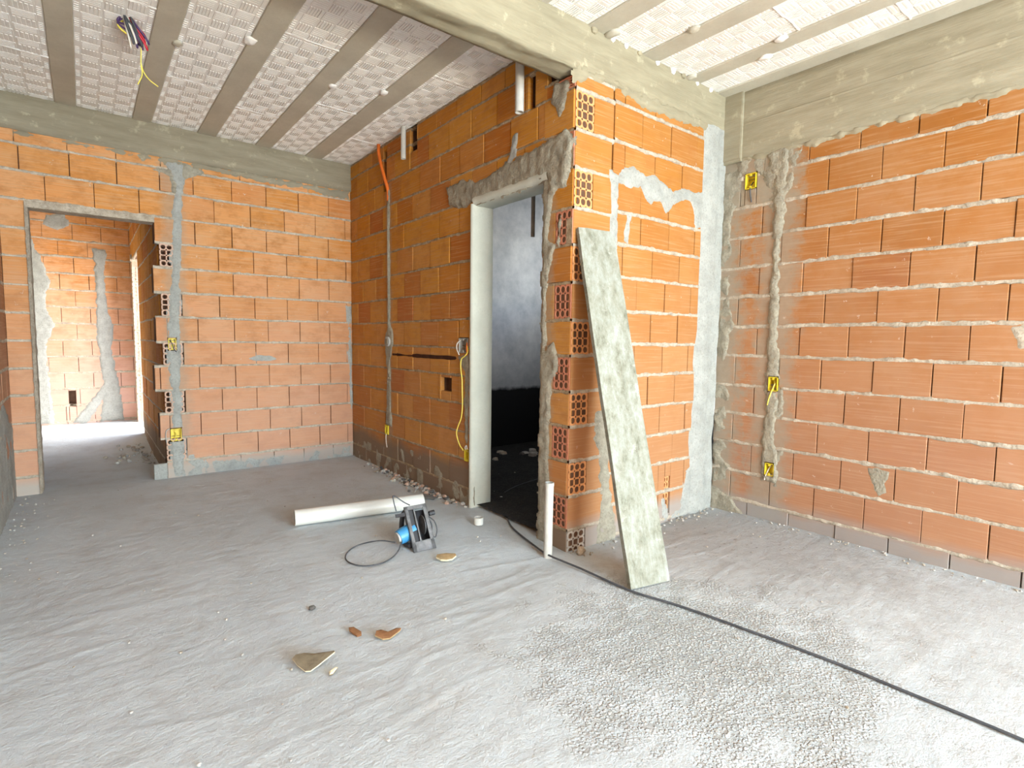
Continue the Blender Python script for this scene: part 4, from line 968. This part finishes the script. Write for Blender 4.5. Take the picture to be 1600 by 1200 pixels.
for k in range(13):
    q = math.pi * k / 12; y, z = 0.145 + 0.085 * math.cos(q), -0.005 - 0.085 * math.sin(q)
    rows.append([sf(0.062, y, z), sf(0.112, y, z)])
mb.grid(rows, 0, True); mb.quad([r[0] for r in rows]); mb.quad([r[1] for r in rows][::-1])
mb.build('blade_guard', M['black_plastic'], sw)
mb = MB(); mb.tube([sf(0.086, 0.145, -0.012), sf(0.089, 0.145, -0.012)], 0.055, 28); mb.build('blade', M['steel_plate'], sw)
mb = MB(); mb.tube([sf(0.05, 0.14, -0.05), sf(0.0, 0.125, -0.055), sf(-0.025, 0.118, -0.055), sf(-0.050, 0.110, -0.055)], [0.042, 0.045, 0.045, 0.040], 20)
mb.build('motor_housing', M['blue_plastic'], sw)
mb = MB(); mb.tube([sf(-0.048, 0.110, -0.055), sf(-0.060, 0.108, -0.055)], 0.034, 18); mb.build('motor_cap', M['grey_plastic'], sw)
mb = MB(); mb.tube(smooth_pts([sf(0.005, 0.05, -0.04), sf(-0.005, 0.08, -0.095), sf(0.0, 0.16, -0.125), sf(0.01, 0.23, -0.085), sf(0.02, 0.25, -0.03)], 5), 0.015, 10); mb.build('handle', M['black_plastic'], sw)
mb = MB(); mb.tube([sf(0.125, 0.20, -0.02), sf(0.150, 0.202, -0.018)], 0.006, 8); mb.tube([sf(0.145, 0.202, -0.018), sf(0.178, 0.204, -0.016)], 0.015, 10); mb.build('depth_knob', M['black_plastic'], sw)
mb = MB(); mb.tube(smooth_pts([sf(0.13, 0.19, -0.01), sf(0.158, 0.15, 0.0), sf(0.162, 0.10, 0.0), sf(0.142, 0.06, 0.0), sf(0.128, 0.08, -0.005), sf(0.14, 0.14, -0.005), sf(0.12, 0.2, -0.01)], 5), 0.0035, 7); mb.build('water_hose', M['cable'], sw)
mb = MB(); mb.box((-0.055, Ln - 0.05, -0.012), (0.0, Ln - 0.03, -0.004), sf); mb.build('edge_guide', M['black_plastic'], sw)
mb = MB(); mb.tube(smooth_pts([V(p) - o_ for p in [(-0.755, 0.60, 0.205), (-0.758, 0.63, 0.265), (-0.750, 0.64, 0.285), (-0.70, 0.62, 0.245), (-0.665, 0.61, 0.222)]], 4), 0.0035, 7); mb.build('hose_loop', M['cable'], sw)
cab = [V(p) - o_ for p in [(-0.795, 0.53, 0.055), (-0.85, 0.62, 0.05), (-0.93, 0.72, 0.012), (-1.02, 0.66, 0.007), (-1.06, 0.56, 0.006), (-1.03, 0.46, 0.006), (-0.95, 0.42, 0.006), (-0.86, 0.45, 0.006), (-0.79, 0.50, 0.02), (-0.76, 0.53, 0.05)]]
mb = MB(); mb.tube(smooth_pts(cab, 6), 0.0038, 8); mb.build('power_cord', M['cable'], sw)

# scraps on the floor ------------------------------------------------------------
def scrap(name, label, cat, loc, outline, thick, mt, mt2=None, tilt=(0, 0, 0), bow=0.0, group=None):
    """splinter: outline [(x,y)] with thickness, curled by bow; under side may differ"""
    mb = MB(); k = len(outline); cx = sum(p[0] for p in outline) / k; cy = sum(p[1] for p in outline) / k
    z = lambda x, y: bow * ((x / 0.05) ** 2) + 0.0015 * nse(x * 60, y * 60, thick * 99)
    top = []; bot = []
    for s in (1.0, 0.6):
        top.append([(cx + (x - cx) * s, cy + (y - cy) * s, z(x * s, y * s) + thick + (0.003 if s < 1 else 0)) for x, y in outline])
        bot.append([(cx + (x - cx) * s, cy + (y - cy) * s, z(x * s, y * s)) for x, y in outline])
    mb.grid([bot[0], top[0]], 1, False, True); mb.grid(top, 0, False, True); mb.quad(top[1], 0); mb.grid(bot[::-1], 1, False, True); mb.quad(bot[1][::-1], 1)
    o = mb.build(name, [mt, mt2 or mt]); o.location = loc; o.rotation_euler = tilt
    return tag(o, label, cat, group)
scrap('wood_chip', 'largest wood splinter on the floor, grey-brown with a pale broken edge', 'wood scrap', (-1.512, -0.262, 0.016), [(-0.062, 0.022), (-0.068, 0.005), (-0.04, -0.018), (-0.005, -0.038), (0.012, -0.035), (0.03, -0.012), (0.072, 0.045), (0.068, 0.05), (0.0, 0.034), (-0.035, 0.034)], 0.006, M['bark_grey'], M['wood_pale'], (math.radians(20), math.radians(4), math.radians(-38)), 0.002)
scrap('wood_chip', 'tiny pale splinter just beside the largest grey-brown one', 'wood scrap', (-1.462, -0.345, 0.004), [(-0.022, -0.006), (-0.01, -0.010), (0.024, 0.004), (0.020, 0.010), (-0.012, 0.008)], 0.005, M['wood_pale'], M['bark_grey'], (0.2, 0, 0.35))
scrap('wood_chip', 'small narrow reddish-brown chip left of the folded brown one', 'wood scrap', (-1.30, -0.142, 0.006), [(-0.030, 0.012), (-0.022, -0.002), (0.018, -0.022), (0.032, -0.012), (0.026, 0.002), (-0.012, 0.018)], 0.007, M['wood_brown'], M['wood_brown'], (0.3, 0.1, -0.75), 0.002)
scrap('wood_chip', 'brown folded chip with raised ends on the middle of the floor', 'wood scrap', (-1.205, -0.245, 0.010), [(-0.046, 0.014), (-0.050, -0.008), (-0.020, -0.026), (0.006, -0.024), (0.046, 0.006), (0.05, 0.016), (0.03, 0.020), (0.0, 0.008), (-0.03, 0.022)], 0.007, M['wood_brown'], M['wood_tan'], (0.28, 0.0, -0.45), 0.006)
scrap('wood_chip', 'tan rounded chip on the floor in front of the saw', 'wood scrap', (-0.628, 0.265, 0.012), [(-0.05, 0.022), (-0.055, 0.0), (-0.03, -0.022), (0.0, -0.026), (0.03, -0.020), (0.052, 0.004), (0.048, 0.022), (0.0, 0.032)], 0.010, M['wood_tan'], M['wood_pale'], (0.25, 0.0, -0.5), 0.002)
o = lump('stone', (0, 0, 0.008), 0.014, M['stone_dark'], None, 5, 3, (1.1, .9, .7)); o.location = (-1.372, 0.155, 0); tag(o, 'small dark pebble alone on the floor below the white pipe', 'stone')
scrap('broken_tile', 'dark flat shard leaning on the rubble under the doorway wall', 'shard', (-0.150, 1.31, 0.012), [(-0.05, 0.02), (-0.03, -0.02), (0.05, -0.015), (0.06, 0.01), (0.0, 0.03)], 0.008, M['stone_dark'], None, (0.3, 0.1, -0.9))
o = lump('mortar_chunk', (0, 0, 0.018), 0.026, M['mortar_light'], None, 8, 3, (1.1, .8, .9), 0.5); o.location = (0.040, -0.075, -0.015); tag(o, 'pale mortar chunk at the foot of the pier, under the grey hollow block', 'mortar lump')
# rubble strips (uncountable crumbs)
def crumbs(name, label, spots, mats, kind='stuff'):
    mb = MB()
    for (x, y, r) in spots:
        n1, n2 = 6, 4; sd = random.random() * 50; rows = []; rz = r * random.uniform(.5, .9); mi = random.randrange(len(mats))
        for j in range(n2 + 1):
            th = math.pi * j / n2
            rows.append([(x + r * math.sin(th) * math.cos(2 * math.pi * i / n1) * (1 + .5 * nse(i * 1.7, j * 1.3, sd)), y + r * math.sin(th) * math.sin(2 * math.pi * i / n1) * (1 + .5 * nse(i * 1.7, j * 1.3, sd + 3)), floor_z(x, y) + rz * 0.6 + rz * math.cos(th)) for i in range(n1)])
        mb.grid(rows, mi, False, True)
    o = mb.build(name, mats); o['kind'] = kind; o['label'] = label; o['category'] = 'rubble'; return o
sp = []
for i in range(330):
    y = random.triangular(0.95, 2.75, 1.5); x = -0.012 - abs(random.gauss(0, 0.055)) ; sp.append((x, y, random.choice([.004, .006, .008, .012, .018])))
crumbs('rubble', 'crumbs of mortar and brick along the foot of the doorway wall', sp, [M['mortar_light'], M['stone'], M['brick_end'], M['stone_dark']])
sp = [(random.uniform(-2.5, 1.3), random.uniform(-1.9, 2.9), random.choice([.002, .002, .003, .004, .006])) for _ in range(200)]
sp = [s for s in sp if not (s[0] > -0.02 and s[1] > -0.02)]
sp += [(-2.5 + abs(random.gauss(0, .08)), random.uniform(1.2, 3.05), random.choice([.002, .004, .006])) for _ in range(60)]
sp += [(random.uniform(0.25, 1.4), -abs(random.gauss(0, .05)) - .02, random.choice([.003, .006, .009])) for _ in range(90)]
sp += [(1.42 - abs(random.gauss(0, .04)), random.uniform(-2.1, 0), random.choice([.003, .005, .007])) for _ in range(90)]
sp += [(random.gauss(-1.72, .12), random.gauss(4.3, .25), random.choice([.006, .01, .02])) for _ in range(60)]
sp += [(random.uniform(0, .12), random.uniform(-.12, .0), random.choice([.005, .008])) for _ in range(14)]
crumbs('floor_grit', 'loose grit and pebbles scattered over the concrete floor', sp, [M['stone'], M['mortar_light'], M['stone']])
sp = [(random.uniform(0.2, 2.2), random.uniform(.4, 2.45), random.choice([.004, .006, .01, .018])) for _ in range(260)]
sp += [(random.uniform(0.9, 2.1), random.uniform(1.9, 2.45), random.choice([.01, .02, .035, .05])) for _ in range(22)]
crumbs('bathroom_debris', 'pale debris strewn over the black bathroom floor', sp, [M['stone'], M['mortar_light'], M['stone_dark']])
